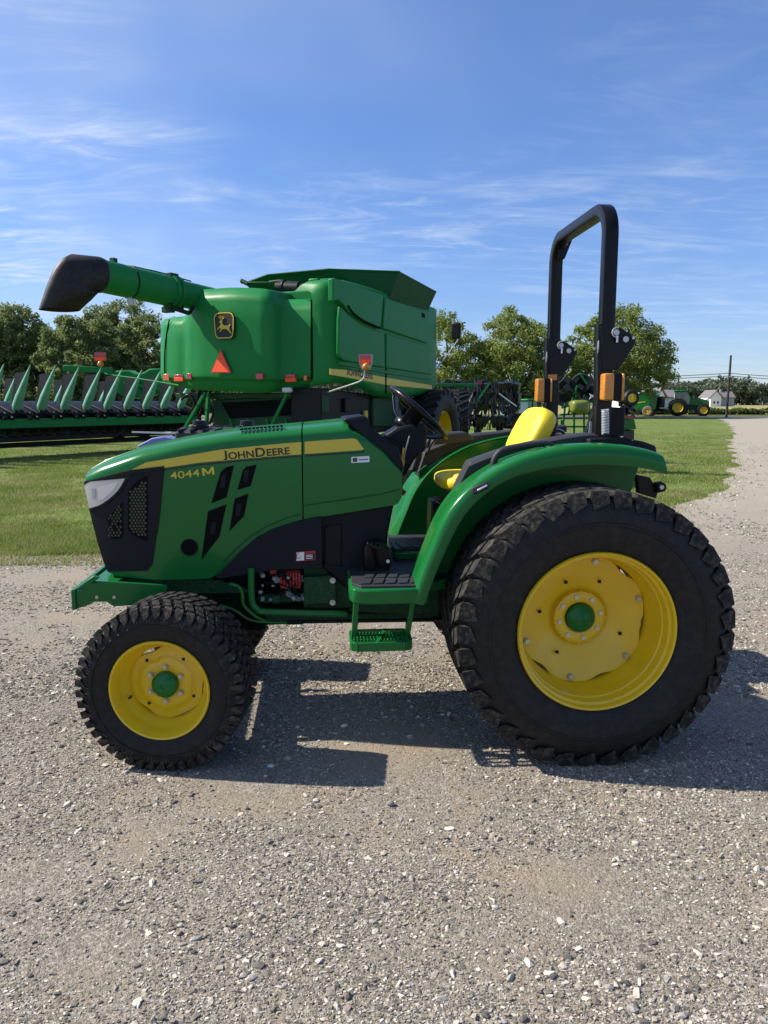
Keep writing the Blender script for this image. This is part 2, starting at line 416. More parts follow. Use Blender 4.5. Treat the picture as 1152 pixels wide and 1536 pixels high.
def lawn_material(name, c1, c2, c3):
    m = bpy.data.materials.new(name); m.use_nodes = True; nt = m.node_tree; L = nt.links
    b = nt.nodes['Principled BSDF']; b.inputs['Roughness'].default_value = .9; b.inputs['Specular IOR Level'].default_value = .2
    tc = nt.nodes.new('ShaderNodeTexCoord')
    def noise(sc, det, dist=0.):
        n = nt.nodes.new('ShaderNodeTexNoise'); n.inputs['Scale'].default_value = sc; n.inputs['Detail'].default_value = det
        n.inputs['Distortion'].default_value = dist; L.new(tc.outputs['Object'], n.inputs['Vector']); return n.outputs['Fac']
    def mix(f, a, c):
        n = nt.nodes.new('ShaderNodeMix'); n.data_type = 'RGBA'; L.new(f, n.inputs['Factor'])
        for s_, q in (('A', a), ('B', c)):
            if isinstance(q, tuple): n.inputs[s_].default_value = (*q, 1)
            else: L.new(q, n.inputs[s_])
        return n.outputs['Result']
    def rr(x, a, c):
        n = nt.nodes.new('ShaderNodeMapRange'); n.inputs['From Min'].default_value = a; n.inputs['From Max'].default_value = c; L.new(x, n.inputs['Value']); return n.outputs['Result']
    col = mix(rr(noise(.35, 8, .6), .35, .65), c1, c2)
    col = mix(rr(noise(1.1, 8, .3), .46, .68), col, c3)
    col2 = mix(rr(noise(22, 5), .35, .7), col, c1)
    L.new(col2, b.inputs['Base Color'])
    bp = nt.nodes.new('ShaderNodeBump'); bp.inputs['Strength'].default_value = .8; bp.inputs['Distance'].default_value = .04
    L.new(noise(30, 6), bp.inputs['Height']); L.new(bp.outputs['Normal'], b.inputs['Normal'])
    return m
M['gravel'] = ground_material()
M['lawn'] = lawn_material('mown lawn', (.095, .15, .026), (.17, .215, .045), (.25, .24, .09))
M['field'] = lawn_material('ripe field', (.3, .26, .1), (.38, .33, .14), (.24, .24, .08))
M['asphalt'] = mat('road asphalt', (.09, .09, .09), .9, var=.2, vscale=2)
M['verge'] = lawn_material('roadside verge', (.075, .09, .028), (.12, .13, .04), (.16, .15, .06))

g = MB(); xs = [-1500, -400, -120, -40, -12, 0, 12, 40, 120, 400, 1500]; ys = [-60, -10, 0, 5, 12, 30, 70, 160, 500, 2600]
g.grid([[(x, y, 0) for x in xs] for y in ys])
struct(g.build('ground', M['gravel'], smooth=0))
# lawn edge: left of the tractor, behind it, and along the gravel drive on the right
edge = [(-60, 8.4), (-12, 8.2), (-6, 7.95), (-3.2, 7.85), (-1.5, 8.2), (.5, 9.2), (2.6, 10.2), (4.3, 11.3), (5.6, 13.0), (7.0, 15.6), (8.6, 18.9), (11.2, 25), (14.0, 31), (17.6, 39), (21.5, 48), (26.5, 60), (32.5, 76)]
EL = []
for (a, b_), (c, d) in zip(edge, edge[1:]):
    k = max(2, int(math.hypot(c - a, d - b_) / .18)); k = min(k, 160)
    for i in range(k):
        t = i / k; x = a + (c - a) * t; y = b_ + (d - b_) * t
        s_ = 1 + y * .02
        EL.append((x + s_ * .22 * mnoise.noise((x * .9, y * .9, 1)) + .08 * mnoise.noise((x * 5, y * 5, 4)), y + s_ * .35 * mnoise.noise((x * .8, y * .8, 7)) + .12 * mnoise.noise((x * 4, y * 4, 2))))
EL.append(edge[-1])
lw = MB(); lw.add([(x, y, .004) for x, y in EL] + [(32.5, 78, .004), (-300, 78, .004), (-300, 8.4, .004)], [tuple(range(len(EL) + 3))])
struct(lw.build('lawn', M['lawn'], smooth=0))
rd = MB(); rd.add([(-300, 78, .006), (300, 71, .006), (300, 77, .006), (-300, 85, .006)], [(0, 1, 2, 3)])
struct(rd.build('road', M['asphalt'], smooth=0))
vg = MB(); vg.add([(-600, 85, .005), (600, 75.5, .005), (600, 95, .005), (-600, 97, .005)], [(0, 1, 2, 3)])
struct(vg.build('verge', M['verge'], smooth=0))
fd = MB(); fd.add([(-900, 97, .004), (900, 95, .004), (900, 420, .004), (-900, 420, .004)], [(0, 1, 2, 3)])
struct(fd.build('field', M['field'], smooth=0))

def in_lawn(x, y):                        # vectorised: which points lie on the lawn side of the edge
    ex = np.array([p[0] for p in EL]); ey = np.array([p[1] for p in EL])
    inside = np.zeros(len(x), bool)
    px_ = np.concatenate([ex, [32.5, -300, -300]]); py_ = np.concatenate([ey, [78, 78, 8.4]])
    for i in range(len(px_)):
        x1, y1, x2, y2 = px_[i - 1], py_[i - 1], px_[i], py_[i]
        c = ((y1 > y) != (y2 > y))
        if not c.any(): continue
        xi = (x2 - x1) * (y - y1) / (y2 - y1 if y2 != y1 else 1e-9) + x1
        inside ^= c & (x < xi)
    return inside
def vnoise(x, y, sc, seed):               # cheap value noise for densities
    r = np.random.default_rng(seed); G = r.random((64, 64)); X = x * sc; Y = y * sc
    xi = np.floor(X).astype(int); yi = np.floor(Y).astype(int); u = X - xi; v = Y - yi; u = u * u * (3 - 2 * u); v = v * v * (3 - 2 * v)
    g_ = lambda a, b_: G[a % 64, b_ % 64]
    return (g_(xi, yi) * (1 - u) + g_(xi + 1, yi) * u) * (1 - v) + (g_(xi, yi + 1) * (1 - u) + g_(xi + 1, yi + 1) * u) * v

# loose stones lying on the yard: real pebbles, thinning out with distance
M['stone'] = mat('loose stone', (.3, .28, .25), .95, spec=.08)
nt_ = M['stone'].node_tree; gg = nt_.nodes.new('ShaderNodeNewGeometry'); rp = nt_.nodes.new('ShaderNodeValToRGB'); e = rp.color_ramp.elements
e[0].color = (.09, .085, .08, 1); e[1].color = (.66, .61, .52, 1)
for p_, c_ in ((.2, (.16, .148, .13)), (.45, (.265, .228, .178)), (.62, (.36, .315, .25)), (.74, (.30, .29, .28)), (.85, (.5, .455, .37))):
    x_ = e.new(p_); x_.color = (*c_, 1)
nt_.links.new(gg.outputs['Random Per Island'], rp.inputs[0])
nz = nt_.nodes.new('ShaderNodeTexNoise'); nz.inputs['Scale'].default_value = 150
tcs = nt_.nodes.new('ShaderNodeTexCoord'); nt_.links.new(tcs.outputs['Object'], nz.inputs['Vector'])
mm = nt_.nodes.new('ShaderNodeMix'); mm.data_type = 'RGBA'; mm.blend_type = 'OVERLAY'; mm.inputs['Factor'].default_value = .5
nt_.links.new(rp.outputs[0], mm.inputs['A']); nt_.links.new(nz.outputs['Fac'], mm.inputs['B'])
nt_.links.new(mm.outputs['Result'], nt_.nodes['Principled BSDF'].inputs['Base Color'])
def ico(sub):
    bm = bmesh.new(); bmesh.ops.create_icosphere(bm, subdivisions=sub, radius=1)
    V = np.array([v.co[:] for v in bm.verts]); T = np.array([[v.index for v in f.verts] for f in bm.faces]); bm.free(); return V, T
def scatter_stones(name, n, y0, y1, smin, smax, power, sub, bias):
    if sub: V0, T0 = ico(sub)
    else:                                # crushed chip: a jittered block
        V0 = np.array([(x, y, z) for x in (-.72, .72) for y in (-.72, .72) for z in (-.72, .72)]); T0 = np.array([(0, 1, 3), (0, 3, 2), (4, 6, 7), (4, 7, 5), (0, 4, 5), (0, 5, 1), (2, 3, 7), (2, 7, 6), (0, 2, 6), (0, 6, 4), (1, 5, 7), (1, 7, 3)])
    yy = y0 + (y1 - y0) * rng.random(n * 3) ** bias
    xx = (rng.random(n * 3) - .5) * 2 * (yy * .57 + .6)
    d = .55 * vnoise(xx, yy, 1.3, 3) + .3 * vnoise(xx, yy, 3.4, 4) + .15 * vnoise(xx, yy, 8, 5)
    keep = rng.random(n * 3) < np.clip((d - .33) * 3.6, .06, 1)
    lawn_ = in_lawn(xx, yy)
    keep &= ~lawn_ | (rng.random(n * 3) < .01)
    xx, yy = xx[keep][:n], yy[keep][:n]; n = len(xx)
    s_ = smin * (smax / smin) ** (rng.random(n) ** power)
    sh = rng.random((n, 3)) * np.array([.9, .55, .4]) + np.array([.75, .5, .28])
    ang = rng.random(n) * 6.283; ca, sa = np.cos(ang), np.sin(ang); tl = (rng.random(n) - .5) * .8
    P = V0[None] * (1 + (.5 if sub else .9) * (rng.random((n, len(V0), 1 if sub else 3)) - .5)) * sh[:, None] * s_[:, None, None] * .5
    x = P[..., 0]; z = P[..., 2]; ct, st = np.cos(tl)[:, None], np.sin(tl)[:, None]
    x, z = x * ct - z * st, x * st + z * ct; y = P[..., 1]
    X = x * ca[:, None] - y * sa[:, None] + xx[:, None]; Yv = x * sa[:, None] + y * ca[:, None] + yy[:, None]
    Z = z + (s_ * sh[:, 2] * (.02 + .22 * rng.random(n)))[:, None]
    V = np.stack([X, Yv, Z], -1).reshape(-1, 3)
    T = (T0[None] + (np.arange(n) * len(V0))[:, None, None]).reshape(-1, 3)
    return V, T
sets = [scatter_stones('', 180000, 1.55, 4.6, .003, .011, 1.5, 0, 1.25), scatter_stones('', 3500, 1.55, 5.0, .010, .022, 2.2, 0, 1.2), scatter_stones('', 9000, 1.55, 6.0, .010, .030, 2.4, 1, 1.2), scatter_stones('', 88000, 4.0, 10, .006, .022, 1.9, 0, 1.2), scatter_stones('', 12000, 8.5, 30, .014, .045, 1.5, 0, 1.0)]
Vs, Ts, off = [], [], 0
for V, T in sets: Vs.append(V); Ts.append(T + off); off += len(V)
st = np_mesh('gravel', np.concatenate(Vs), np.concatenate(Ts), M['stone']); st['kind'] = 'stuff'; st['label'] = 'loose grey and tan gravel scattered over the yard'
sb = MB(); sb.ball((0, 0, 0), (.017, .014, .012), 12, 8); sg = ground(586, 1208); 
for i, v in enumerate(sb.v): sb.v[i] = (v[0] * (1 + .2 * mnoise.noise((v[0] * 90, v[1] * 90, v[2] * 90))) + sg.x, v[1] + sg.y, v[2] * (1 + .2 * mnoise.noise((v[0] * 60, v[1] * 60, 3))) + .008)
M['rock'] = mat('rounded rock', (.2, .2, .185), .8, var=.3, vscale=60)
tag(sb.build('stone', M['rock'], smooth=60), 'largest rounded grey pebble on the gravel before the tractor shadow', 'stone')

# grass blades
def blades(n, y0, y1, h0, h1, xl, xr, bias, wd):
    yy = y0 + (y1 - y0) * rng.random(n) ** bias
    xx = xl(yy) + (xr(yy) - xl(yy)) * rng.random(n)
    k = in_lawn(xx, yy) | ((rng.random(n) < .14) & in_lawn(xx, yy + 1.1 * rng.random(n) ** 2))
    dn = .6 * vnoise(xx, yy, .9, 11) + .4 * vnoise(xx, yy, 3.1, 12)
    k &= rng.random(n) < np.clip((dn - .22) * 3.2, .12, 1) * np.clip((y1 - yy) / (y1 - y0) * 1.6, 0, 1)
    xx, yy, dn = xx[k], yy[k], dn[k]; n = len(xx)
    h = (h0 + (h1 - h0) * rng.random(n)) * (.55 + .9 * dn); a = rng.random(n) * 6.283; w_ = wd * (.6 + .8 * rng.random(n)) * (1 + yy * .03)
    lx, ly = (rng.random(n) - .5) * 1.3 * h, (rng.random(n) - .5) * 1.3 * h
    p0 = np.stack([xx - np.cos(a) * w_, yy - np.sin(a) * w_, np.full(n, .003)], -1); p1 = np.stack([xx + np.cos(a) * w_, yy + np.sin(a) * w_, np.full(n, .003)], -1)
    p2 = np.stack([xx + lx, yy + ly, h], -1)
    V = np.stack([p0, p1, p2], 1).reshape(-1, 3); return V, np.arange(3 * n).reshape(-1, 3)
gs = [blades(330000, 7.4, 34, .022, .06, lambda y: -y * .56, lambda y: -y * .2, 1.9, .0035),
      blades(200000, 9, 45, .022, .06, lambda y: y * .2, lambda y: y * .52, 1.6, .0045),
      blades(60000, 9, 40, .03, .07, lambda y: -y * .24, lambda y: y * .24, 1.4, .006)]
Vs, Ts, off = [], [], 0
for V, T in gs: Vs.append(V); Ts.append(T + off); off += len(V)
gr = np_mesh('grass', np.concatenate(Vs), np.concatenate(Ts), M['grass']); gr['kind'] = 'stuff'; gr['label'] = 'short patchy mown grass beyond the gravel'

# ================================================================== trees
def leaf_cloud(centres, radii, per, size, flat=.8):
    n = len(centres); c = np.repeat(np.array(centres), per, 0); r = np.repeat(np.array(radii), per)
    N = n * per; d = rng.normal(size=(N, 3)); d /= np.linalg.norm(d, axis=1)[:, None]
    rad = r * (rng.random(N) ** .45) * (.8 + .4 * rng.random(N)); P = c + d * rad[:, None] * np.array([1, 1, flat])
    nn = d * .6 + rng.normal(size=(N, 3)) * .7 + np.array([0, 0, .35]); nn /= np.linalg.norm(nn, axis=1)[:, None]
    t = np.cross(nn, rng.normal(size=(N, 3))); t /= np.linalg.norm(t, axis=1)[:, None]; b_ = np.cross(nn, t)
    s_ = size * (.55 + .9 * rng.random(N)); t = t * s_[:, None]; b_ = b_ * (s_ * .62)[:, None]
    bend = nn * (s_ * .18)[:, None]
    V = np.stack([P - t, P + b_ * .8 - bend, P + t, P - b_ * .8 - bend], 1).reshape(-1, 3)
    return V, np.arange(4 * N).reshape(-1, 4)
def tree(name, label, base, H, W, seed, leaf, group, clumps=110, per=55, size=.2, trunk_h=.25, trunk_r=.25, cr=.13, sides=None, open_=0., lean=0., D=None, parts=True):
    """trunk and limbs grown to clump centres; crown of leaf clumps inside an uneven envelope"""
    rr = random.Random(seed); root = thing(name, label, 'tree', base, 0, group)
    D = D or W; C = []; rad = []
    lobes = [(rr.uniform(0, 6.28), rr.uniform(.25, .95), rr.uniform(.75, 1.12)) for _ in range(7)]
    tries = 0
    while len(C) < clumps and tries < 9000:
        tries += 1
        u = rr.uniform(-1, 1); v = rr.uniform(-1, 1); z = rr.uniform(trunk_h * .55, 1.0)
        prof = (sides or (lambda z_: math.sin(min(1, max(0, (z_ - trunk_h * .4) / (1 - trunk_h * .4))) ** .75 * math.pi * .92 + .2) ** .6))(z)
        a = math.atan2(v, u); k = 1.0
        for la, lz, lk in lobes:
            dd = abs((a - la + math.pi) % 6.283 - math.pi) / 1.1 + abs(z - lz) / .2
            if dd < 1: k *= lk
        rho = math.hypot(u, v)
        if rho > prof * k * .96: continue
        if rho < prof * .45 and z < .8 and rr.random() < .6: continue
        if z < trunk_h and rho < .35: continue
        if mnoise.noise((u * 2.2 + seed, v * 2.2, z * 5.2)) < -.16 + open_ - .2 * (rho < .5): continue
        C.append((u * W / 2 + lean * z, v * D / 2, z * H)); rad.append(cr * H * rr.uniform(.55, 1.25) * .55)
    V, T = leaf_cloud(C, rad, per, size)
    np_mesh('crown', V, T, leaf, root)
    tr = MB(); q = trunk_h * H
    pts = [Vector((0, 0, -.1)), Vector((.02 * W, 0, q * .5)), Vector((lean * trunk_h, .0, q)), Vector((lean * .5 + .03 * W * rr.uniform(-1, 1), .03 * W, H * .55)), Vector((lean * .8, .0, H * .82))]
    tr.tube(smoothline(pts, 12), [trunk_r * (1.35 if i == 0 else 1) * (1 - .075 * i) for i in range(12)], 9)
    for i in rr.sample(range(len(C)), min(len(C), 34)):
        c = Vector(C[i]); t = rr.uniform(.1, .75); z0 = q + (max(q, c.z * .8) - q) * t
        s0 = Vector((lean * z0 / H, 0, z0)); r0 = trunk_r * .42 * (1 - .7 * z0 / H)
        mid = s0.lerp(c, .5) + Vector((rr.uniform(-.1, .1) * W * .3, rr.uniform(-.1, .1) * W * .3, -.03 * H))
        tr.tube(smoothline([s0, mid, c], 6), [r0 * (1 - .16 * k) for k in range(6)], 6)
    tr.build('trunk', M['bark'], root, smooth=60)
    return root
# three shade trees beyond the implements on the right
def on_ground(px, Y): p = at(px, 600, Y); return (p.x, Y, 0)
G1 = 'shade trees in a row beyond the parked implements'
tree('shade_tree', 'broadleaf tree partly hidden by the front end of the combine', on_ground(668, 74), 9.9, 8.6, 3, M['leaf_a'], G1, 260, 95, .14, .17, .22, open_=-.16)
tree('shade_tree', 'round crowned broadleaf tree standing between combine and roll bar', on_ground(768, 74), 10.2, 9.2, 5, M['leaf_a'], G1, 330, 95, .14, .22, .26, open_=-.2)
tree('shade_tree', 'wide broadleaf tree behind the black roll bar with drooping right side', on_ground(905, 76), 10.5, 12.6, 8, M['leaf_a'], G1, 400, 90, .14, .26, .3, lean=1.2, open_=-.14)
G2 = 'trees of the hedgerow behind the corn head'
hz = [(-45, 62, 9.6, 9, 'dense hedgerow tree cut off by the left edge of the photo'), (22, 60, 8.6, 6.5, 'hedgerow tree with a domed top at the far left'),
      (75, 66, 8.0, 7, 'low dark hedgerow tree between the domed tree and the auger spout'), (128, 58, 7.6, 7, 'hedgerow tree directly under the black auger spout'),
      (180, 64, 9.6, 8, 'tall airy hedgerow tree showing above the unloading auger'), (236, 60, 7.9, 8, 'hedgerow tree behind the left end of the combine'),
      (320, 66, 8.0, 9, 'hedgerow tree hidden mostly behind the combine rear panel')]
for i, (px, Y, H, W, lab) in enumerate(hz):
    tree('hedgerow_tree', lab, on_ground(px, Y), H, W, 20 + i, M['leaf_b'], G2, 400, 90, .12, .06, .16, cr=.115, D=6, open_=.08 if i == 4 else -.25,
         sides=lambda z_: max(.05, 1.05 - max(0, z_ - .45) ** 1.7 * 2.2) ** .5)
# undergrowth and the far wood: masses
def band(name, label, x0, x1, y0, y1, hmax, n, per, size, seed, leaf, hf=None):
    r_ = np.random.default_rng(seed); cx = x0 + (x1 - x0) * r_.random(n); cy = y0 + (y1 - y0) * r_.random(n)
    hh = hmax * (.55 + .45 * vnoise(cx, cy * 0, 6.0 / hmax * .25, seed)) * (.8 + .2 * vnoise(cx, cy, 20 / hmax * .1, seed + 1))
    cz = hh * (r_.random(n) ** .55)
    V, T = leaf_cloud(np.stack([cx, cy, cz], -1), hmax * (.1 + .1 * r_.random(n)), per, size)
    o = np_mesh(name, V, T, leaf); o['kind'] = 'stuff'; o['label'] = label; return o
band('undergrowth', 'dark tangled undergrowth along the hedgerow foot', -36, -10, 56, 62, 3.6, 900, 40, .16, 31, M['leaf_b'])
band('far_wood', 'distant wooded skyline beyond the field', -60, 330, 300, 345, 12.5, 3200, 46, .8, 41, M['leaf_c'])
band('crop', 'dark green crop strip at the far edge of the road', 24, 120, 92, 95, .85, 6500, 16, .14, 51, M['crop'])
# ================================================================== compact tractor in the foreground
PSI = R(4.6)
T = Frame(0, 4.0, PSI)
trac = thing('tractor', 'green open station utility tractor with yellow wheels and black folding roll bar in the foreground', 'tractor', (0, 4.0, 0), PSI)
def TP(pts, y): return [T.Y(a, b, y) for a, b in pts]
def tprism(pts, y, th, mb=None):         # side-view polygon, thickness th going away from the camera
    mb = mb or MB(); return mb.prism(TP(pts, y), (0, th, 0))
def superell(mb, c, ux, uy, uz, e1=.5, e2=.5, n=28, m=18):
    c = Vector(c); ux, uy, uz = Vector(ux), Vector(uy), Vector(uz)
    sp_ = lambda a, e: math.copysign(abs(a) ** e, a); rows = []
    for j in range(m + 1):
        ph = -math.pi / 2 + math.pi * j / m
        rows.append([c + ux * (sp_(math.cos(ph), e1) * sp_(math.cos(2 * math.pi * i / n), e2)) + uy * (sp_(math.cos(ph), e1) * sp_(math.sin(2 * math.pi * i / n), e2)) + uz * sp_(math.sin(ph), e1) for i in range(n)])
    return mb.grid(rows, wrap=True)

# ---------------------------------------------------------------- wheels
def lug(mb, c, th0, th1, sk, w0, w1, rb, rt, tail=None, s=1, chamf=.82):
    """one tread block: from w0 (outer) to w1 (inner), skewed by sk; tail = (r, w) runs down the sidewall"""
    def P(th, w_, r): return (c[0] + r * math.cos(th), c[1] + s * w_, c[2] + r * math.sin(th))
    m0 = (th0 + th1) / 2; hd = (th1 - th0) / 2; a, b_ = m0 - hd * chamf, m0 + hd * chamf
    dw = (w0 - w1) * .06
    top = [P(a, w0 - dw, rt), P(b_, w0 - dw, rt), P(b_ + sk, w1 + dw, rt), P(a + sk, w1 + dw, rt)]
    bot = [P(th0, w0, rb), P(th1, w0, rb), P(th1 + sk, w1, rb), P(th0 + sk, w1, rb)]
    if tail:
        e = [P(m0 - hd * .9, tail[1] + .003, tail[0] + .012), P(m0 + hd * .72, tail[1] + .003, tail[0] - .014)]
        vs = top + bot + e
        fs = [(0, 1, 2, 3), (1, 5, 6, 2), (2, 6, 7, 3), (3, 7, 4, 0), (0, 8, 9, 1), (0, 4, 8), (1, 9, 5)]
        mb.add(vs, fs)
    else:
        mb.add(top + bot, [(0, 1, 2, 3), (0, 4, 5, 1), (1, 5, 6, 2), (2, 6, 7, 3), (3, 7, 4, 0)])
def many(name, mb, m, parent, spots, **kw):   # one part, then copies of it at each spot
    o = mb.build(name, m, parent, **kw); o.location = spots[0]
    for s_ in spots[1:]:
        c = o.copy(); COL.objects.link(c); c.parent = parent; c.location = s_
def bolts(name, parent, rad, n, r, y0, y1, ph=0., k=6):
    mb = MB(); mb.cyl((0, y0, 0), (0, y1, 0), r * 1.25, r * 1.25, 12); mb.cyl((0, y1, 0), (0, y1 + (y1 - y0) * 1.2, 0), r, r, k)
    many(name, mb, M['steel'], parent, [(rad * math.cos(ph + 2 * math.pi * i / n), 0, rad * math.sin(ph + 2 * math.pi * i / n)) for i in range(n)])
def rear_wheel(cx, cy, cz, s):           # s = -1: outer face towards the camera side; local h along s
    wh = bpy.data.objects.new('rear_wheel', None); COL.objects.link(wh); wh.parent = trac; wh.location = (cx, cy, cz)
    O = (0, 0, 0)
    def L(prof): return [(r, h * s) for r, h in prof]
    half = [(.338, .165), (.345, .188), (.362, .2), (.4, .214), (.44, .222), (.47, .226), (.474, .231), (.482, .231), (.487, .226), (.53, .222), (.56, .212), (.578, .196), (.586, .17), (.589, .12), (.591, .05)]
    prof = half + [(r, -h) for r, h in half[::-1]]
    t = MB(); t.lathe(L(prof), O, 'Y', 96); nf = len(t.f)
    N = 37; p = 2 * math.pi / N
    for q in (1, -1):
        for i in range(N):
            a = i * p + (p / 2 if q < 0 else 0)
            lug(t, O, a, a + p * .86, p * .30, .209, .128, .59, .617, (.552, .2232), q * s)
            lug(t, O, a + p * .36, a + p * 1.08, p * .40, .120, .062, .589, .619, None, q * s)
            lug(t, O, a + p * .86, a + p * 1.56, p * .25, .055, .004, .589, .619, None, q * s)
    ty = t.build('tyre', M['rubber'], wh, smooth=28, weld=False); ty.data.materials.append(M['tread'])
    for p_ in ty.data.polygons[nf:]: p_.material_index = 1
    rim = MB(); rim.lathe(L([(.352, .186), (.354, .204), (.349, .212), (.341, .208), (.338, .198), (.336, .182), (.326, .178), (.324, .165), (.322, .135), (.316, .13), (.313, .1), (.311, .06), (.297, .04), (.292, -.02), (.297, -.1), (.33, -.17), (.352, -.2), (.356, -.192), (.336, -.165), (.302, -.1), (.298, -.02), (.303, .045), (.315, .062), (.316, .1), (.33, .165), (.345, .186), (.352, .186)]), O, 'Y', 96)
    rim.build('rim', M['yellow'], wh, smooth=40)
    d = MB(); rows = []
    nA = 120
    def edge(a):                         # wavy plate outline: six lobes reaching for the rim lugs
        return .298 + .006 * math.cos(6 * (a - .35)) - .013 * max(0, math.cos(6 * (a - .35) + math.pi)) ** 2 - (.03 if -.25 < ((a - .15 + math.pi) % 6.283 - math.pi) < .25 else 0) * .3
    for fr, hh in ((1.0, .003), (1.0, .012), (.985, .016), (.9, .012), (.62, -.02), (.46, -.045), (.43, -.05), (.41, -.04), (.36, -.04), (.2, -.04), (.0, -.04)):
        rows.append([((edge(2 * math.pi * k / nA) * (1 if fr > .8 else 0) + .292 * (1 if fr <= .8 else 0)) * fr * math.cos(2 * math.pi * k / nA), (hh - .012) * s, (edge(2 * math.pi * k / nA) * (1 if fr > .8 else 0) + .292 * (1 if fr <= .8 else 0)) * fr * math.sin(2 * math.pi * k / nA)) for k in range(nA)])
    d.grid(rows, wrap=True); d.build('wheel_disc', M['yellow'], wh, smooth=40)
    for k in range(6):                   # rim lugs behind the plate
        a = .35 + k * math.pi / 3; lg = MB()
        lg.box((.288 * math.cos(a), -.02 * s, .288 * math.sin(a)), (.03, .02, .07), Matrix.Rotation(-a, 3, 'Y')); lg.build('rim_lug', M['yellow'], wh, bevel=.004)
    bolts('disc_bolt', wh, .274, 6, .011, .0, .009 * s, .35)
    bolts('wheel_nut', wh, .098, 8, .0115, -.055 * s, -.042 * s, .2)
    b = MB(); b.lathe(L([(.122, -.05), (.122, -.036), (.116, -.032), (.078, -.032), (.07, -.036)]), O, 'Y', 48)
    for k in range(16):
        a = 2 * math.pi * k / 16; b.box((.118 * math.cos(a), -.038 * s, .118 * math.sin(a)), (.014, .012, .01), Matrix.Rotation(-a, 3, 'Y'))
    b.build('hub_flange', M['yellow'], wh, bevel=.002)
    b = MB(); b.lathe(L([(.066, -.05), (.066, -.018), (.06, -.012), (.03, .004), (.008, .012), (.006, .008), (0, .008)]), O, 'Y', 40); b.build('hub_cap', M['green'], wh, smooth=30)
    b = MB(); b.box((0, 0, 0), (.012, .012, .012)); many('disc_hole', b, M['dark'], wh, [(rr_ * math.cos(a), -.012 * s, rr_ * math.sin(a)) for a, rr_ in ((1.15, .19), (2.0, .19), (2.95, .2), (4.1, .19), (5.9, .2))])
    return wh
pr = T.Y(898, 948, -.85)
RCX, RCZ = pr.x - .006, .611
pf = T.Y(238, 1032, -.74)
FCX, FCZ = pf.x + .008, .364
rear_wheel(RCX, -.655, RCZ, -1); rear_wheel(RCX, .655, RCZ, 1)

def front_wheel(cx, cy, cz, s):
    wh = bpy.data.objects.new('front_wheel', None); COL.objects.link(wh); wh.parent = trac; wh.location = (cx, cy, cz)
    O = (0, 0, 0)
    def L(prof): return [(r, h * s) for r, h in prof]
    half = [(.206, .112), (.212, .128), (.222, .135), (.245, .142), (.27, .149), (.29, .151), (.292, .156), (.298, .156), (.301, .152), (.325, .149), (.339, .143), (.348, .13), (.355, .085), (.357, .03)]
    prof = half + [(r, -h) for r, h in half[::-1]]
    t = MB(); t.lathe(L(prof), O, 'Y', 80); nf = len(t.f)
    N = 46; p = 2 * math.pi / N
    for q in (1, -1):
        for i in range(N):
            a = i * p + (p / 2 if q < 0 else 0)
            lug(t, O, a, a + p * .78, p * .22, .145, .1, .346, .37, (.328, .152), q * s)
            lug(t, O, a + p * .4, a + p * 1.18, p * .25, .094, .052, .352, .371, None, q * s)
            lug(t, O, a + p * .78, a + p * 1.56, p * .25, .05, .003, .353, .371, None, q * s)
    for i in range(150):                 # fine ribs on the buttress
        a = i * 2 * math.pi / 150; lug(t, O, a, a + .022, 0, .1525, .1495, .303, .322, None, s)
    ty = t.build('tyre', M['rubber'], wh, smooth=28, weld=False); ty.data.materials.append(M['tread'])
    for p_ in ty.data.polygons[nf:]: p_.material_index = 1
    rim = MB(); rim.lathe(L([(.22, .126), (.223, .139), (.219, .145), (.212, .142), (.207, .13), (.2, .115), (.196, .09), (.19, .07), (.172, .055), (.166, .03), (.166, -.03), (.2, -.1), (.221, -.135), (.225, -.128), (.206, -.1), (.172, -.03), (.172, .03), (.178, .05), (.196, .065), (.202, .09), (.208, .118), (.22, .126)]), O, 'Y', 80)
    rim.build('rim', M['yellow'], wh, smooth=40)
    d = MB(); nA = 90; rows = []
    def edge(a): return .171 - .012 * max(0, math.cos(3 * a + .4)) ** 3 - .01 * max(0, math.cos(2 * a + 2.2)) ** 4
    for fr, hh in ((1, .012), (1, .024), (.98, .028), (.86, .03), (.78, .03), (.7, .04), (.64, .046), (.45, .046), (.0, .046)):
        rows.append([(edge(2 * math.pi * k / nA) * fr * math.cos(2 * math.pi * k / nA), hh * s, edge(2 * math.pi * k / nA) * fr * math.sin(2 * math.pi * k / nA)) for k in range(nA)])
    d.grid(rows, wrap=True); d.build('wheel_disc', M['yellow'], wh, smooth=40)
    bolts('wheel_nut', wh, .078, 6, .009, .045 * s, .054 * s, .5)
    b = MB(); b.lathe(L([(.058, .045), (.058, .07), (.054, .076), (.03, .088), (.012, .092), (.01, .088), (0, .088)]), O, 'Y', 36); b.build('hub_cap', M['green'], wh, smooth=30)
    b = MB(); b.box((0, 0, 0), (.011, .01, .011)); many('disc_hole', b, M['dark'], wh, [(.132 * math.cos(a), .03 * s, .132 * math.sin(a)) for a in (.95, 2.3, 4.0, 5.8)])
    b = MB(); b.cyl((.165 * math.cos(3.5), .06 * s, .165 * math.sin(3.5)), (.165 * math.cos(3.5), .085 * s, .165 * math.sin(3.5)), .005, n=8); b.build('valve', M['gloss_black'], wh)
    return wh
for fw in (front_wheel(FCX + .014, -.612, FCZ, -1), front_wheel(FCX + .014, .612, FCZ, 1)): fw.rotation_euler = (0, 0, R(-8))
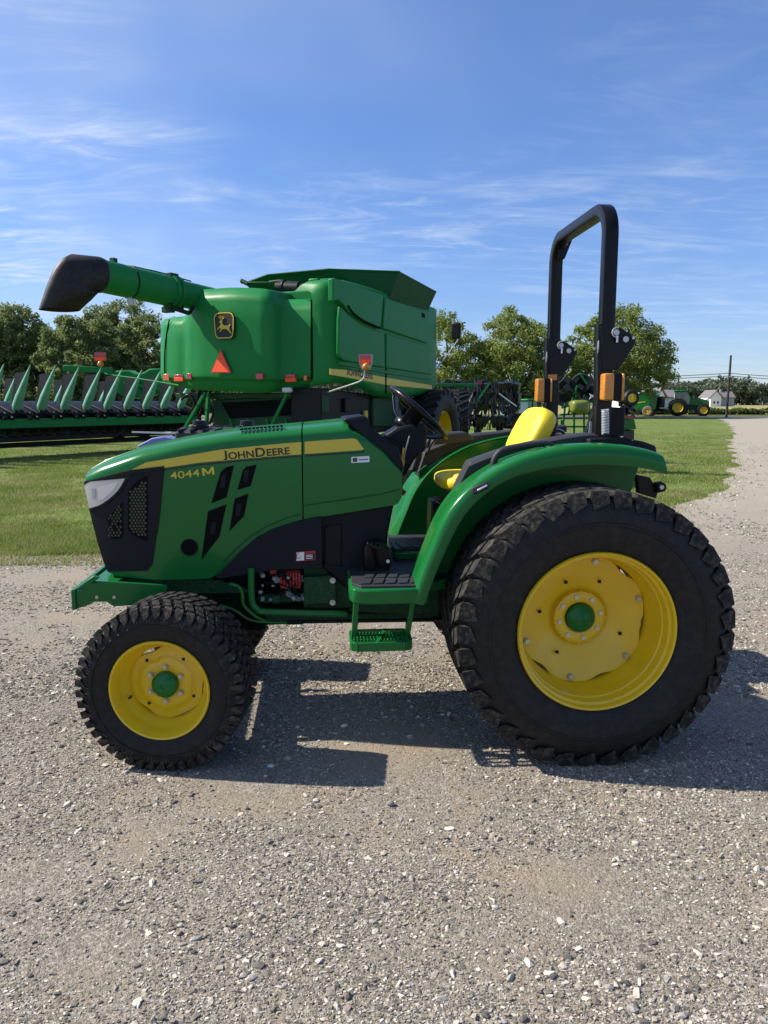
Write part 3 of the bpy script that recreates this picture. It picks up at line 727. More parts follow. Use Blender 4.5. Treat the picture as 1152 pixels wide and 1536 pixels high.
# axles
ax = MB(); ax.cyl((RCX, -.5, RCZ), (RCX, .5, RCZ), .11, n=20); ax.box((RCX - .03, 0, RCZ + .02), (.5, .42, .42)); ax.cyl((RCX, -.6, RCZ), (RCX, -.47, RCZ), .07, n=20)
ax.cyl((RCX, .47, RCZ), (RCX, .6, RCZ), .07, n=20); ax.build('rear_axle', M['cast'], trac, bevel=.01)
ax = MB(); ax.box((FCX, 0, FCZ + .05), (.11, .95, .11)); ax.cyl((FCX, -.56, FCZ), (FCX, -.42, FCZ), .07, n=20); ax.cyl((FCX, .42, FCZ), (FCX, .56, FCZ), .07, n=20)
ax.cyl((FCX - .02, -.45, FCZ - .09), (FCX - .02, -.45, FCZ + .16), .055, n=16); ax.cyl((FCX - .02, .45, FCZ - .09), (FCX - .02, .45, FCZ + .16), .055, n=16)
ax.build('front_axle', M['cast'], trac, bevel=.008)
ax = MB(); ax.box((FCX + .16, 0, FCZ + .2), (.5, .4, .22)); ax.build('front_differential', M['dark'], trac, bevel=.02)

# ---------------------------------------------------------------- hood
XN = T.Y(127, 718, -.2).x
XS = T.Y(453.5, 700, -.305).x
XE = T.Y(603, 712, -.305).x
def hw(x):
    t = min(1, max(0, (x - XN) / .5)); return .195 + .11 * math.sin(t * math.pi / 2) ** .8
def sy(x, z): return -hw(x) + .12 * (z - 1.16) ** 2
def onside(px, py, off=0.):
    y = -.33
    for _ in range(6):
        p = T.Y(px, py, y); y = sy(p.x, p.z) - off
    return T.Y(px, py, y)
def curve_side(pts): return [(q.x, q.z) for q in (onside(*p) for p in pts)]
def curve_top(pts): return [(q.x, q.z) for q in (T.Y(a, b, 0.0) for a, b in pts)]
ztop = curve_top([(124, 722), (129, 713), (140, 703), (170, 686.5), (230, 665), (300, 650.5), (360, 641.5), (452, 634), (515, 628), (530, 630)])
zcre = curve_side([(127, 723), (150, 713.5), (200, 695), (260, 680), (330, 667), (400, 660), (452, 655.5), (530, 650), (546, 658), (575, 681), (603, 712)])
zbot = curve_side([(127, 725), (131, 745), (134, 763), (147, 812), (159, 857), (175, 863), (230, 868.5), (315, 867.5), (329, 860), (346, 842), (386, 805), (436, 784), (452, 780), (520, 769), (596, 757), (603, 745)])
def hood_rows(x0, x1, n, rear=False):
    rows = []
    for i in range(n + 1):
        x = x0 + (x1 - x0) * (i / n)
        if not rear and i < 8: x = x0 + (x1 - x0) * (i / 8) ** 1.6 * (8 / n)
        zb, zc, zt = interp(zbot, x), interp(zcre, x), interp(ztop, x)
        if rear and x > ztop[-1][0] - .02: zt = min(zt, zc + .03)
        zt = max(zt, zc + .012); zb = min(zb, zc - .004)
        half = []
        for k in range(13):
            z = zb + (zc - zb) * k / 12; half.append(Vector((x, sy(x, z), z)))
        w_ = -sy(x, zc)
        for k in range(1, 9):            # shoulder roll
            a = math.pi / 2 * k / 8
            half.append(Vector((x, -(w_ * .60 + w_ * .40 * math.cos(a)), zc + (zt - .010 - zc) * math.sin(a) ** 1.0)))
        half.append(Vector((x, -w_ * .56, zt - .008))); half.append(Vector((x, -w_ * .53, zt - .0005)))
        half.append(Vector((x, -w_ * .25, zt))); 
        rows.append(half + [Vector((x, 0, zt))] + [Vector((x, -p.y, p.z)) for p in half[::-1]])
    return rows
h = MB(); rows = hood_rows(XN, XS - .003, 44); h.grid(rows)
h.f.append(tuple(range(len(rows[0]))))
fr = [r for r in rows if r[0].x < onside(160, 858).x + .01]       # slanted front closed across
strip = []
for r in fr:
    a, b_ = r[0], r[-1]; strip.append([a] + [a.lerp(b_, k / 8) + Vector((-.05 * math.sin(math.pi * k / 8) * min(1, (a.x - XN) * 9), 0, 0)) for k in range(1, 8)] + [b_])
h.grid(strip)
hood = h.build('hood', M['green'], trac, smooth=32)
c_ = MB(); c_.grid(hood_rows(XS + .003, XE, 26, True)); cowl = c_.build('rear_hood_panel', M['green'], trac, smooth=32)
# skin panels that follow the hood side
def skin(pts, off, th, name, m, parent, cuts=14, smooth=30, mb=None, bld=True):
    ps = [onside(a, b) for a, b in pts]
    bm = bmesh.new(); bm.faces.new([bm.verts.new((p.x, 0, p.z)) for p in ps])
    x0, x1 = min(p.x for p in ps), max(p.x for p in ps); z0, z1 = min(p.z for p in ps), max(p.z for p in ps)
    bmesh.ops.triangulate(bm, faces=bm.faces)
    for i in range(1, cuts):
        x = x0 + (x1 - x0) * i / cuts
        bmesh.ops.bisect_plane(bm, geom=bm.verts[:] + bm.edges[:] + bm.faces[:], plane_co=(x, 0, 0), plane_no=(1, 0, 0))
    for i in range(1, 6):
        z = z0 + (z1 - z0) * i / 6
        bmesh.ops.bisect_plane(bm, geom=bm.verts[:] + bm.edges[:] + bm.faces[:], plane_co=(0, 0, z), plane_no=(0, 0, 1))
    bm.verts.ensure_lookup_table()
    vs = [Vector((v.co.x, sy(v.co.x, v.co.z) - off, v.co.z)) for v in bm.verts]
    fs = [tuple(v.index for v in f.verts) for f in bm.faces]; bm.verts.index_update()
    fs = [tuple(v.index for v in f.verts) for f in bm.faces]
    be = [tuple(v.index for v in e.verts) for e in bm.edges if e.is_boundary]; bm.free()
    n = len(vs); mb = mb or MB()
    mb.add(vs + [p + Vector((0, th, 0)) for p in vs], fs + [tuple(i + n for i in f) for f in fs] + [(a, b, b + n, a + n) for a, b in be])
    return mb.build(name, m, parent, smooth=smooth) if bld else mb
grille = skin([(134, 764), (150, 758), (172, 741), (190, 721), (198, 711), (246, 704.5), (240, 770), (229, 846), (222, 856), (163, 857), (158, 850), (146, 812)], .003, .02, 'grille', M['navy'], hood)
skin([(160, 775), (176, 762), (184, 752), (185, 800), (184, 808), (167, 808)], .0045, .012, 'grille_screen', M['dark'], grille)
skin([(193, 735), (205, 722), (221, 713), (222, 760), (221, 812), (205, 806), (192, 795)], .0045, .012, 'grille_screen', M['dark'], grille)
for (x0, x1, y0, y1, dense) in ((161, 184, 756, 806, .7), (193, 221, 716, 806, 1)):
    hx = MB(); r_ = 0; yy = y0
    while yy < y1:
        xx = x0 + (2.5 if r_ % 2 else 0)
        while xx < x1:
            ok = (yy > 735 - (xx - 193) * .8 + 4 and xx > 194.5 and xx < 220 and yy < 795 + (xx - 193) * .5) if dense == 1 else (yy > 777 - (xx - 160) * .95 and xx < 182 and xx > 163 + (yy < 790) * 0 and random.random() < .8)
            if ok:
                p = onside(xx, yy, .0055); hx.add([p + Vector((.0064 * math.cos(R(60 * k + 30)), 0, .0064 * math.sin(R(60 * k + 30)))) for k in range(6)], [tuple(range(6))])
            xx += 5.0
        yy += 4.3; r_ += 1
    hx.build('grille_mesh', M['olive'], grille, smooth=0)
skin([(222.5, 707), (246, 704), (240, 770), (236, 800)], .006, .01, 'grille_frame', M['black'], grille)
lampo = skin([(127, 727), (136, 722), (188, 717.5), (185, 724), (181, 731), (176, 737.5), (170, 743.5), (163, 749.5), (155, 755), (147, 759), (135, 763)], .008, .02, 'headlight', M['lamp'], hood)
skin([(147, 731), (165, 726), (178, 722), (170, 736), (156, 748), (148, 750)], .0095, .003, 'reflector', M['silver'], lampo)
skin([(138, 733), (144, 732), (144, 746), (139, 747)], .0095, .003, 'bulb', M['grey'], lampo)
# black line under the lamp and hood lip
skin([(127, 722), (150, 716.5), (200, 704.5), (246, 699), (246, 704), (198, 711), (190, 717), (136, 722), (127, 727)], .009, .012, 'hood_lip', M['black'], hood)
skin([(134, 762.5), (147, 758.5), (155, 754.5), (163, 749), (170, 743), (176, 737), (181, 730.5), (185, 723.5), (188, 718), (191, 720), (187, 727), (182, 735), (175, 742.5), (165, 751.5), (155, 758.5), (135, 766)], .009, .01, 'lamp_bezel', M['gloss_black'], hood)
# side vents and their dim innards
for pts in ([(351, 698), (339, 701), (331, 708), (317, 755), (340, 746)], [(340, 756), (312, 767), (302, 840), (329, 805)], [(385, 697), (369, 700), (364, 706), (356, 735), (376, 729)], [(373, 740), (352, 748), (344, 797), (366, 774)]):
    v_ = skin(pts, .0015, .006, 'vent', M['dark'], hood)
    cx_ = sum(p[0] for p in pts) / len(pts); cy_ = sum(p[1] for p in pts) / len(pts)
    skin([(cx_ - 4, cy_ - 8), (cx_ + 4, cy_ - 10), (cx_ + 1, cy_ + 9), (cx_ - 5, cy_ + 10)], .003, .004, 'vent_louvre', M['navy'], v_)
dk = MB(); q = onside(284, 821, .002); dk.cyl(q, q + Vector((0, .02, 0)), .037, n=28); dk.build('hood_hole', M['dark'], hood)
rg = MB(); rg.lathe([(.036, -.003), (.039, -.004), (.042, -.002), (.042, .004), (.036, .004)], q, 'Y', 28); rg.build('hole_rim', M['black'], hood)
skin([(457, 757), (520, 748), (572, 740), (600, 733), (600, 735), (572, 742), (520, 750), (457, 759)], .0012, .004, 'panel_crease', M['shade_crease_green'], cowl)
skin([(334, 842), (350, 826), (372, 806), (400, 788), (430, 776), (452, 770), (452, 771.5), (430, 778), (401, 790), (373, 808), (351, 828), (336, 843)], .0012, .004, 'panel_crease', M['shade_crease_green'], hood)
# stripe, lettering
skin([(198, 704.5), (218, 694), (260, 686.6), (330, 674.5), (400, 667.5), (452, 663), (452, 681.5), (400, 684.8), (300, 693.8), (240, 702.5), (205, 706.5)], .002, .004, 'stripe', M['decal_yellow'], hood, cuts=30)
skin([(200, 708), (240, 704.5), (300, 695.8), (400, 686.8), (452, 683.5), (452, 685), (400, 688.8), (300, 698), (240, 706.8), (205, 709.5)], .0015, .003, 'pinstripe', M['ink'], hood, cuts=30)
skin([(457, 662.5), (530, 657.5), (535, 659), (546, 674), (542, 675.2), (457, 681)], .002, .004, 'stripe', M['decal_yellow'], cowl)
skin([(457, 683), (544, 677), (547, 676), (546, 679), (457, 685)], .0015, .003, 'pinstripe', M['ink'], cowl)
def lettering(runs, p0, p1, off, name, m, parent, hgt, halo=0.):
    """runs: (text, relative size) set along the line p0-p1 (photo pixels on the hood side)"""
    a, b_ = onside(*p0), onside(*p1); mb = MB(); x = 0; items = []
    for txt, sz in runs:
        vs, fs = text_mesh(txt, 1.0, 1.0, offset=halo)
        xs_ = [v.x for v in vs]
        if not vs: x += .3 * sz; continue
        if txt == 'J':
            y0_, y1_ = min(v.y for v in vs), max(v.y for v in vs)
            for v in vs: v.y = -.06 + (v.y - y0_) / (y1_ - y0_) * .76
        for v in vs: v.x = v.x * sz * 1.32 + x; v.y *= sz
        x = max(v.x for v in vs) + .09; items.append((vs, fs))
    W_ = x - .09; L_ = math.hypot(b_.x - a.x, b_.z - a.z); ux = Vector((b_.x - a.x, 0, b_.z - a.z)) / L_; uz = Vector((-ux.z, 0, ux.x))
    k = L_ / W_
    for vs, fs in items:
        out = []
        for v in vs:
            q = a + ux * (v.x * k) + uz * (v.y * hgt); q.y = sy(q.x, q.z) - off; out.append(q)
        mb.add(out, fs)
    return mb.build(name, m, parent, smooth=0, weld=False)
jd = [('J', 1.0), ('OHN', .78), ('D', 1.0), ('EERE', .78)]
lettering(jd, (336, 690.5), (436, 682), .0032, 'lettering', M['decal_yellow'], hood, .063, .03)
lettering(jd, (337, 689.5), (435, 681), .0042, 'lettering', M['ink'], hood, .06, .018)
lettering([('4044', .92)], (256, 719), (300, 714), .0022, 'lettering', M['decal_yellow'], hood, .052, .004)
mq = [onside(*p, .0024) for p in ((304, 713.6), (322, 711.4))]; mx_ = (mq[1] - mq[0]); mz = Vector((-mx_.z, 0, mx_.x)).normalized() * .036; b = MB()
for (u0, v0, u1, v1) in ((0, 0, 0, 1), (.8, 0, .8, 1), (0, 1, .42, .12), (.38, .12, .8, 1)):
    q = [mq[0] + mx_ * u0 + mz * v0, mq[0] + mx_ * (u0 + .2) + mz * v0, mq[0] + mx_ * (u1 + .2) + mz * v1, mq[0] + mx_ * u1 + mz * v1]
    k_ = len(b.v) * .00002; b.add([Vector((p.x, sy(p.x, p.z) - .0022 - k_, p.z)) for p in q], [(0, 1, 2, 3)])
b.build('lettering', M['decal_yellow'], hood, smooth=0, weld=False)
pl = skin([(527, 685.5), (554, 684), (554, 693), (527, 694.5)], .0018, .003, 'sticker', M['white'], cowl); skin([(529, 687), (536, 686.5), (536, 692.5), (529, 693)], .0026, .002, 'sticker_mark', M['olive'], pl)
skin([(538, 688.6), (552, 687.8), (552, 690), (538, 690.6)], .0026, .002, 'sticker_mark', M['blue'], pl)
# raised crease on the panel foot, gap strip between the two hood pieces
gp = MB(); gp.box((XS, 0, 1.1), (.006, .585, .5)); gp.build('hood_gap', M['dark'], trac)
# louvres and cap on top
vt = MB()
for i in range(11):
    p0 = T.Y(362 + i * 6, 649.5 - i * .55, -.235); z = interp(ztop, p0.x) + .0005
    vt.box((p0.x, -.215, z - .003), (.009, .075, .008), Matrix.Rotation(R(-3), 3, 'Y'))
vt.build('top_louvre', M['dark'], hood)

# ---------------------------------------------------------------- black shrouds, engine bay, chassis
sh = MB(); sh.prism(smoothline(TP([(322, 867), (332, 858), (346, 843), (364, 825), (386, 807), (410, 794), (440, 784), (474, 776), (482, 775)], -.318), 26) + TP([(484, 852), (412, 855), (375, 861), (332, 868)], -.318), (0, .05, 0)); side_sh = sh.build('side_shroud', M['navy'], trac, bevel=.012)
for px, py in ((411, 824), (437, 824)):
    b = MB(); q = T.Y(px, py, -.320); b.cyl(q, q + Vector((0, .02, 0)), .012, n=12); b.build('shroud_bolt', M['black'], side_sh)
wl = MB(); wl.prism(TP([(444, 828), (473, 826), (473, 840), (444, 842)], -.321), (0, .004, 0)); wl = wl.build('warning_label', M['red'], side_sh)
b = MB(); b.prism(TP([(445, 829), (456, 828.2), (456, 840.4), (445, 841.2)], -.3225), (0, .002, 0)); b.build('label_panel', M['white'], wl)
b = MB(); b.prism(TP([(457.5, 831), (472, 830), (472, 839), (457.5, 840)], -.3225), (0, .002, 0)); b.build('label_panel', M['ink'], wl)
b = MB()
for k in range(3): b.prism(TP([(459, 832.5 + k * 2.4), (469, 831.9 + k * 2.4), (469, 832.9 + k * 2.4), (459, 833.5 + k * 2.4)], -.3236), (0, .001, 0))
b.build('label_text', M['white'], wl)
b = MB(); b.tube([T.Y(448 + 3 * math.cos(a), 834 + 4 * math.sin(a), -.3236) for a in [k * .7 for k in range(8)]], .0012, 5); b.build('label_text', M['ink'], wl)
b = MB(); b.prism(TP([(470, 770), (560, 758), (592, 752), (582, 800), (580, 835), (560, 880), (525, 888), (484, 852)], -.27), (0, .5, 0)); b.build('lower_shroud', M['navy'], trac, bevel=.012)
b = MB(); b.prism(TP([(487, 790), (512, 786), (512, 850), (487, 846)], -.281), (0, .012, 0)); b.build('access_panel', M['black'], trac, bevel=.004)
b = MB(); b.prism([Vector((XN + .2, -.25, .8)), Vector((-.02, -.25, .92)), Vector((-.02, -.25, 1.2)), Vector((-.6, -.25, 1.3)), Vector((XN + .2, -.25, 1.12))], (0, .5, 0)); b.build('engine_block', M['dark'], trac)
# engine block behind and bits in the bay
b = MB(); b.prism(TP([(330, 868), (470, 850), (470, 915), (380, 915), (330, 890)], -.16), (0, .34, 0)); b.build('engine', M['dark'], trac)
eng = bpy.data.objects.new('engine_bay', None); COL.objects.link(eng); eng.parent = trac
er = random.Random(5)
b = MB()
for i in range(7):                       # red ribbed housing
    p0 = T.Y(422 + i * 4.6, 868, -.22); b.box(p0, (.011, .05, .075))
b.box(T.Y(436, 868, -.205), (.1, .05, .09)); b.box(T.Y(412, 856, -.2), (.05, .04, .03)); b.build('intake_housing', M['red'], eng, bevel=.004)
b = MB(); b.lathe([(.05, 0), (.056, .005), (.056, .03), (.045, .04), (.04, .04)], T.Y(446, 884, -.24), 'Y', 24)
for i in range(12):
    q = T.Y(er.uniform(392, 455), er.uniform(858, 902), -.22 + er.uniform(-.02, .04)); b.cyl(q, q + Vector((er.uniform(-.01, .01), -.03, er.uniform(-.01, .01))), er.uniform(.006, .014), n=8)
for i in range(7):
    q = T.Y(er.uniform(392, 452), er.uniform(860, 900), -.21); b.box(q, (er.uniform(.015, .04), .03, er.uniform(.012, .03)), Matrix.Rotation(er.uniform(-.6, .6), 3, 'Y'))
b.build('engine_casting', M['grey'], eng, bevel=.002)
b = MB()
for i in range(4):
    q0 = T.Y(er.uniform(386, 455), er.uniform(856, 880), -.24); q1 = T.Y(er.uniform(386, 455), er.uniform(880, 905), -.22)
    b.tube(smoothline([q0, q0.lerp(q1, .4) + Vector((er.uniform(-.04, .04), -.02, .02)), q1], 9), er.uniform(.003, .008), 6)
b.build('hose', M['black'], eng)
b = MB(); b.prism(TP([(386, 893), (455, 889), (455, 903), (386, 905)], -.2), (0, .05, 0)); b.prism(TP([(409, 894), (420, 893), (420, 905), (409, 906)], -.24), (0, .05, 0)); b.build('engine_mount', M['cast'], eng, bevel=.003)
# clutch housing and side plate
b = MB(); b.prism(TP([(455, 850), (500, 846), (528, 882), (528, 912), (455, 912)], -.23), (0, .46, 0)); b.build('clutch_housing', M['cast'], trac, bevel=.008)
b = MB(); b.prism(TP([(456, 866), (497, 864), (504, 870), (504, 905), (456, 907)], -.285), (0, .05, 0)); b = b.build('side_plate', M['cast'], trac, bevel=.005)
for px, py in ((499, 871), (499, 904)):
    k = MB(); q = T.Y(px, py, -.29); k.cyl(q, q + Vector((0, .012, 0)), .0145, n=16); k.cyl(q + Vector((0, -.012, 0)), q, .0095, n=6); k.build('bolt', M['steel'], b)
b = MB(); b.prism(TP([(524, 862), (600, 850), (660, 862), (660, 925), (524, 918)], -.2), (0, .4, 0)); b.build('gearbox', M['cast'], trac, bevel=.01)
# side frame rails, tubes and draft rod
for s in (-1, 1):
    b = MB(); r0 = [T.Y(120, 886, -.3), T.Y(370, 897, -.3)]
    b.prism([T.Y(a_, b__, -.2) for a_, b__ in ((160, 866), (330, 870), (372, 884), (380, 922), (330, 906), (160, 896))], (0, .03, 0))
    if s > 0: b.v = [(x, -y, z) for x, y, z in b.v]
    b.build('side_rail', M['cast'], trac, bevel=.004)
b = MB(); b.tube(smoothline([T.Y(377, 852, -.335), T.Y(377, 885, -.335), T.Y(379, 905, -.335), T.Y(388, 915, -.335), T.Y(402, 918, -.33), T.Y(520, 921, -.3)], 24), .016, 10); b.build('guard_tube', M['green'], trac)
b = MB(); b.tube(smoothline([T.Y(345, 876, -.33), T.Y(358, 880, -.34), T.Y(364, 892, -.34), T.Y(366, 908, -.34), T.Y(385, 925, -.33), T.Y(402, 933, -.3)], 20), .008, 8); b.tube(smoothline([T.Y(330, 908, -.3), T.Y(352, 915, -.33), T.Y(380, 931, -.32), T.Y(430, 934, -.3)], 16), .006, 8); b.build('hydraulic_line', M['green'], trac)
b = MB(); b.prism(TP([(372, 908), (392, 922), (650, 918), (650, 928), (400, 938), (375, 930)], -.14), (0, .26, 0)); b.build('belly_frame', M['cast'], trac, bevel=.006)
b = MB(); b.cyl(T.Y(430, 930, -.02), T.Y(760, 927, -.02), .012, n=12); b.cyl(T.Y(425, 930, -.02), T.Y(455, 930, -.02), .024, n=12); b.cyl(T.Y(430, 933, -.22), T.Y(650, 930, -.22), .009, n=10); b.build('drive_shaft', M['gloss_black'], trac)
# front weight bracket
b = MB(); yn, yf = -.31, .31
b.prism(TP([(113, 886), (126, 886), (133, 876), (160, 872), (250, 878), (250, 905), (170, 910), (160, 903), (140, 903), (132, 908), (113, 914)], yn), (0, .02, 0))
v0 = len(b.v); b.prism(TP([(113, 886), (126, 886), (133, 876), (160, 872), (250, 878), (250, 905), (170, 910), (160, 903), (140, 903), (132, 908), (113, 914)], yn), (0, .02, 0))
for i in range(v0, len(b.v)): b.v[i] = (b.v[i][0], b.v[i][1] + (yf - yn), b.v[i][2])
pa, pb = T.Y(113, 884, yn), T.Y(113, 914, yn); b.box(((pa.x - .008), 0, (pa.z + pb.z) / 2), (.022, .64, pa.z - pb.z))
pa = T.Y(140, 873, yn); b.box((pa.x + .05, 0, pa.z - .006), (.13, .6, .012))
b.prism([T.Y(113, 884, yn), T.Y(126, 884, yn), T.Y(150, 866, yn), T.Y(140, 864, yn)], (0, .02, 0))
fb = b.build('front_bracket', M['green'], trac, bevel=.004)
for px, py in ((145, 896), (171, 896)):
    k = MB(); q = T.Y(px, py, yn - .002); k.cyl(q, q + Vector((0, .01, 0)), .008, n=10); k.build('bolt', M['steel'], fb)
# hood underside belt (green foot under the grille)
skin([(159, 856), (222, 856.5), (229, 848), (233, 842), (300, 845), (330, 858), (315, 868), (230, 869.5), (175, 864)], .0004, .01, 'hood_skirt', M['green'], hood)

# ---------------------------------------------------------------- platform and step
NE = -.69
pl_ = MB(); pts = [(524, 880), (530, 877), (625, 886), (625, 909), (545, 908), (532, 902), (525, 894)]
pf0 = T.Y(525, 893, NE); pf1 = T.Y(625, 897, NE)
zt_, zb_ = T.Y(575, 884, NE).z, T.Y(575, 907.5, NE).z
ring = [(pf0.x, -.30), (pf0.x, NE + .07), (pf0.x + .015, NE + .02), (pf0.x + .07, NE), (pf1.x + .03, NE), (pf1.x + .06, NE + .02), (pf1.x + .06, -.2), (pf1.x + .06, .74), (pf0.x, .74)]
pl_.prism([(x, y, zb_) for x, y in ring], (0, 0, zt_ - zb_)); plat = pl_.build('platform', M['green'], trac, bevel=.012, seg=3)
mt = MB(); ringm = [(pf0.x + .012, -.30), (pf0.x + .012, NE + .09), (pf0.x + .05, NE + .025), (pf1.x + .02, NE + .02), (pf1.x + .25, NE + .3), (pf1.x + .25, .7), (pf0.x + .02, .7)]
mt.prism([(x, y, zt_ - .002) for x, y in ringm], (0, 0, .012)); 
for i in range(6):
    for k in range(2):
        x = pf0.x + .05 + i * .056; y = NE + .055 + k * .115
        mt.prism([(x + .02 * k, y, zt_ + .01), (x + .043 + .02 * k, y, zt_ + .01), (x + .06 + .02 * k, y + .095, zt_ + .01), (x + .017 + .02 * k, y + .095, zt_ + .01)], (0, 0, .007))
mt.build('floor_mat', M['pad'], plat, bevel=.002)
# hump and raised rear floor with green riser
b = MB(); a0 = T.Y(600, 824, -.05); a1 = T.Y(655, 826, -.05)
b.box(((a0.x + a1.x) / 2 + .06, .12, (a0.z + zt_) / 2), (a1.x - a0.x + .2, .44, a0.z - zt_)); b.build('tunnel', M['green'], trac, bevel=.015)
b = MB(); b.box(((a0.x + a1.x) / 2 + .05, .12, a0.z + .005), (a1.x - a0.x + .17, .42, .012))
for i in range(4): b.box((a0.x + .02 + i * .06, .0, a0.z + .013), (.045, .16, .008), Matrix.Rotation(.15, 3, 'Z'))
b.build('tunnel_mat', M['pad'], trac, bevel=.002)
# pedal tower and pedals
b = MB(); b.prism(TP([(546, 818), (570, 812), (583, 822), (588, 845), (582, 862), (560, 868), (546, 866)], -.36), (0, .1, 0)); pt = b.build('pedal_guard', M['gloss_black'], trac, bevel=.012)
b = MB(); q = T.Y(560, 818, -.4); b.box(q, (.075, .09, .014), Matrix.Rotation(R(24), 3, 'Y')); 
for k in range(4): b.box(q + Vector((-.027 + k * .018, -.0, .009 - (k - 1.5) * .007)), (.006, .085, .006), Matrix.Rotation(R(24), 3, 'Y'))
b.cyl(q, T.Y(566, 850, -.36), .011, n=8); b.build('pedal', M['gloss_black'], trac, bevel=.003)
k = MB(); k.cyl(T.Y(582, 842, -.365), T.Y(582, 842, -.34), .009, n=10); k.build('bolt', M['steel'], pt)
# entry step
st_ = MB(); p0, p1 = T.Y(527, 962, NE + .03), T.Y(617, 968, NE + .03); yb = NE + .20
zc_ = (T.Y(570, 970, NE).z)
loop = [(p0.x + .03, NE), (p1.x - .03, NE), (p1.x - .006, NE + .012), (p1.x, NE + .04), (p1.x, yb - .02), (p1.x - .02, yb), (p0.x + .02, yb), (p0.x, yb - .02), (p0.x, NE + .04), (p0.x + .006, NE + .012)]
n = len(loop)
for i in range(n):
    a_, b__ = loop[i], loop[(i + 1) % n]; st_.bar((a_[0], a_[1], zc_), (b__[0], b__[1], zc_), .012, .042)
for k in range(4): st_.bar((p0.x, NE + .04 + k * .035, zc_ + .01), (p1.x, NE + .04 + k * .035, zc_ + .01), .014, .014)
for k in range(17): 
    for j in range(4): st_.box((p0.x + .015 + k * (p1.x - p0.x - .03) / 16, NE + .04 + j * .035, zc_ + .02), (.006, .012, .01))
st_.bar(((p0.x + p1.x) / 2 - .02, NE, zc_ + .014), ((p0.x + p1.x) / 2 + .03, yb, zc_ + .014), .018, .02)
stp = st_.build('step', M['green'], trac, bevel=.003)
b = MB(); b.bar((p0.x + .015, NE + .12, zc_), (T.Y(535, 905, NE + .12).x, NE + .12, zb_ + .01), .026, .04, (0, 1, 0)); b.build('step_arm', M['green'], stp, bevel=.003)
b = MB(); b.bar((p1.x - .012, NE + .12, zc_), (T.Y(620, 905, NE + .12).x, NE + .12, zb_ + .01), .024, .04, (0, 1, 0)); b.build('step_arm', M['green'], stp, bevel=.003)

# ---------------------------------------------------------------- fenders (near built, far mirrored)
FY = -.69
Apx = [(622, 905), (630, 878), (640, 851), (652, 822), (665, 791), (683, 761), (707, 735), (740, 711), (780, 691.5), (830, 677.5), (880, 671), (930, 672), (970, 679), (993, 687), (998, 692)]
Bpx = [(636, 908), (645, 884), (655, 858), (666, 832), (681, 800), (699, 770), (724, 744), (757, 722), (792, 709), (840, 700), (888, 697), (937, 699), (968, 703), (987, 707), (1001, 712)]
NA = 46
Ac = smoothline(TP(Apx, FY), NA); Bc = smoothline(TP(Bpx, FY), NA)
YI = -.42
def fender(sgn):
    b = MB(); rows = []
    for i, (a, lo) in enumerate(zip(Ac, Bc)):
        up = (a - lo).normalized(); t = i / (NA - 1)
        rise = 0
        row = [lo + Vector((0, .006, 0)), lo + Vector((0, 0, 0)), lo.lerp(a, .5) + Vector((0, -.006, 0)), a.copy(), a + up * .010 + Vector((0, .010, 0)), a + up * .016 + Vector((0, .03, 0)), a + up * .016 + Vector((0, .08, 0)), a + up * .012 + Vector((0, .14, 0)), a + up * .008 + Vector((0, .2, 0)), a + up * .006 + Vector((0, YI - FY, 0))]
        row += [a + up * .002 + Vector((0, YI - FY + .004, 0))]
        row += [a + Vector((0, YI - FY - .004, 0)), a + Vector((0, .05, -.0)), lo + Vector((0, .012, 0))]
        rows.append([Vector((p.x, p.y * -sgn, p.z)) for p in row])
    b.grid(rows, wrap=True); b.f.append(tuple(range(len(rows[0])))); b.f.append(tuple(range((NA - 1) * len(rows[0]), NA * len(rows[0]))))
    return b.build('fender', M['green'], trac, smooth=40)
fn = fender(-1); ff = fender(1)
# inner walls
def inner_wall(sgn):
    top = [Vector((a.x, YI, a.z + .03)) for a in Ac[5:]]
    pts = [Vector((a.x, YI, a.z - .004)) for a in Ac[5:]] + [Vector((top[-1].x - .06, YI, top[-1].z - .25)), Vector((RCX + .1, YI, RCZ + .08)), Vector((top[0].x + .12, YI, zb_)), Vector((top[0].x - .02, YI, zb_))]
    if sgn > 0: pts = [Vector((p.x, -p.y, p.z)) for p in pts]
    b = MB(); b.prism(pts, (0, .012 * sgn, 0)); return b.build('fender_wall', M['green'], fn if sgn < 0 else ff, smooth=0)
inner_wall(-1); inner_wall(1)
# far leg guard: bright front face turned towards the driver, seen past the hood
yo, yi = .66, .44
Lpx = [(579, 826), (590, 761), (602, 733), (619, 708)]; Rpx = [(600, 829), (613, 783), (625, 752), (629, 709)]; Ipx = [(650, 830), (652, 783), (655, 735), (650, 700)]
rowL = smoothline(TP(Lpx, yo), 10); rowR = smoothline(TP(Rpx, .50), 10); rowI = smoothline(TP(Ipx, yi), 10)
b = MB(); rows = []
for l, r_, i_ in zip(rowL, rowR, rowI):
    rows.append([l, l.lerp(r_, .45), r_ + Vector((-.004, .02, 0)), r_.lerp(i_, .12), r_.lerp(i_, .3), i_, i_ + Vector((0, .02, 0)), l + Vector((.05, .02, 0))])
b.grid(rows, wrap=True); b.f.append(tuple(range(8))); b.f.append(tuple(range(72, 80))); b.build('leg_guard', M['green'], ff, smooth=50)
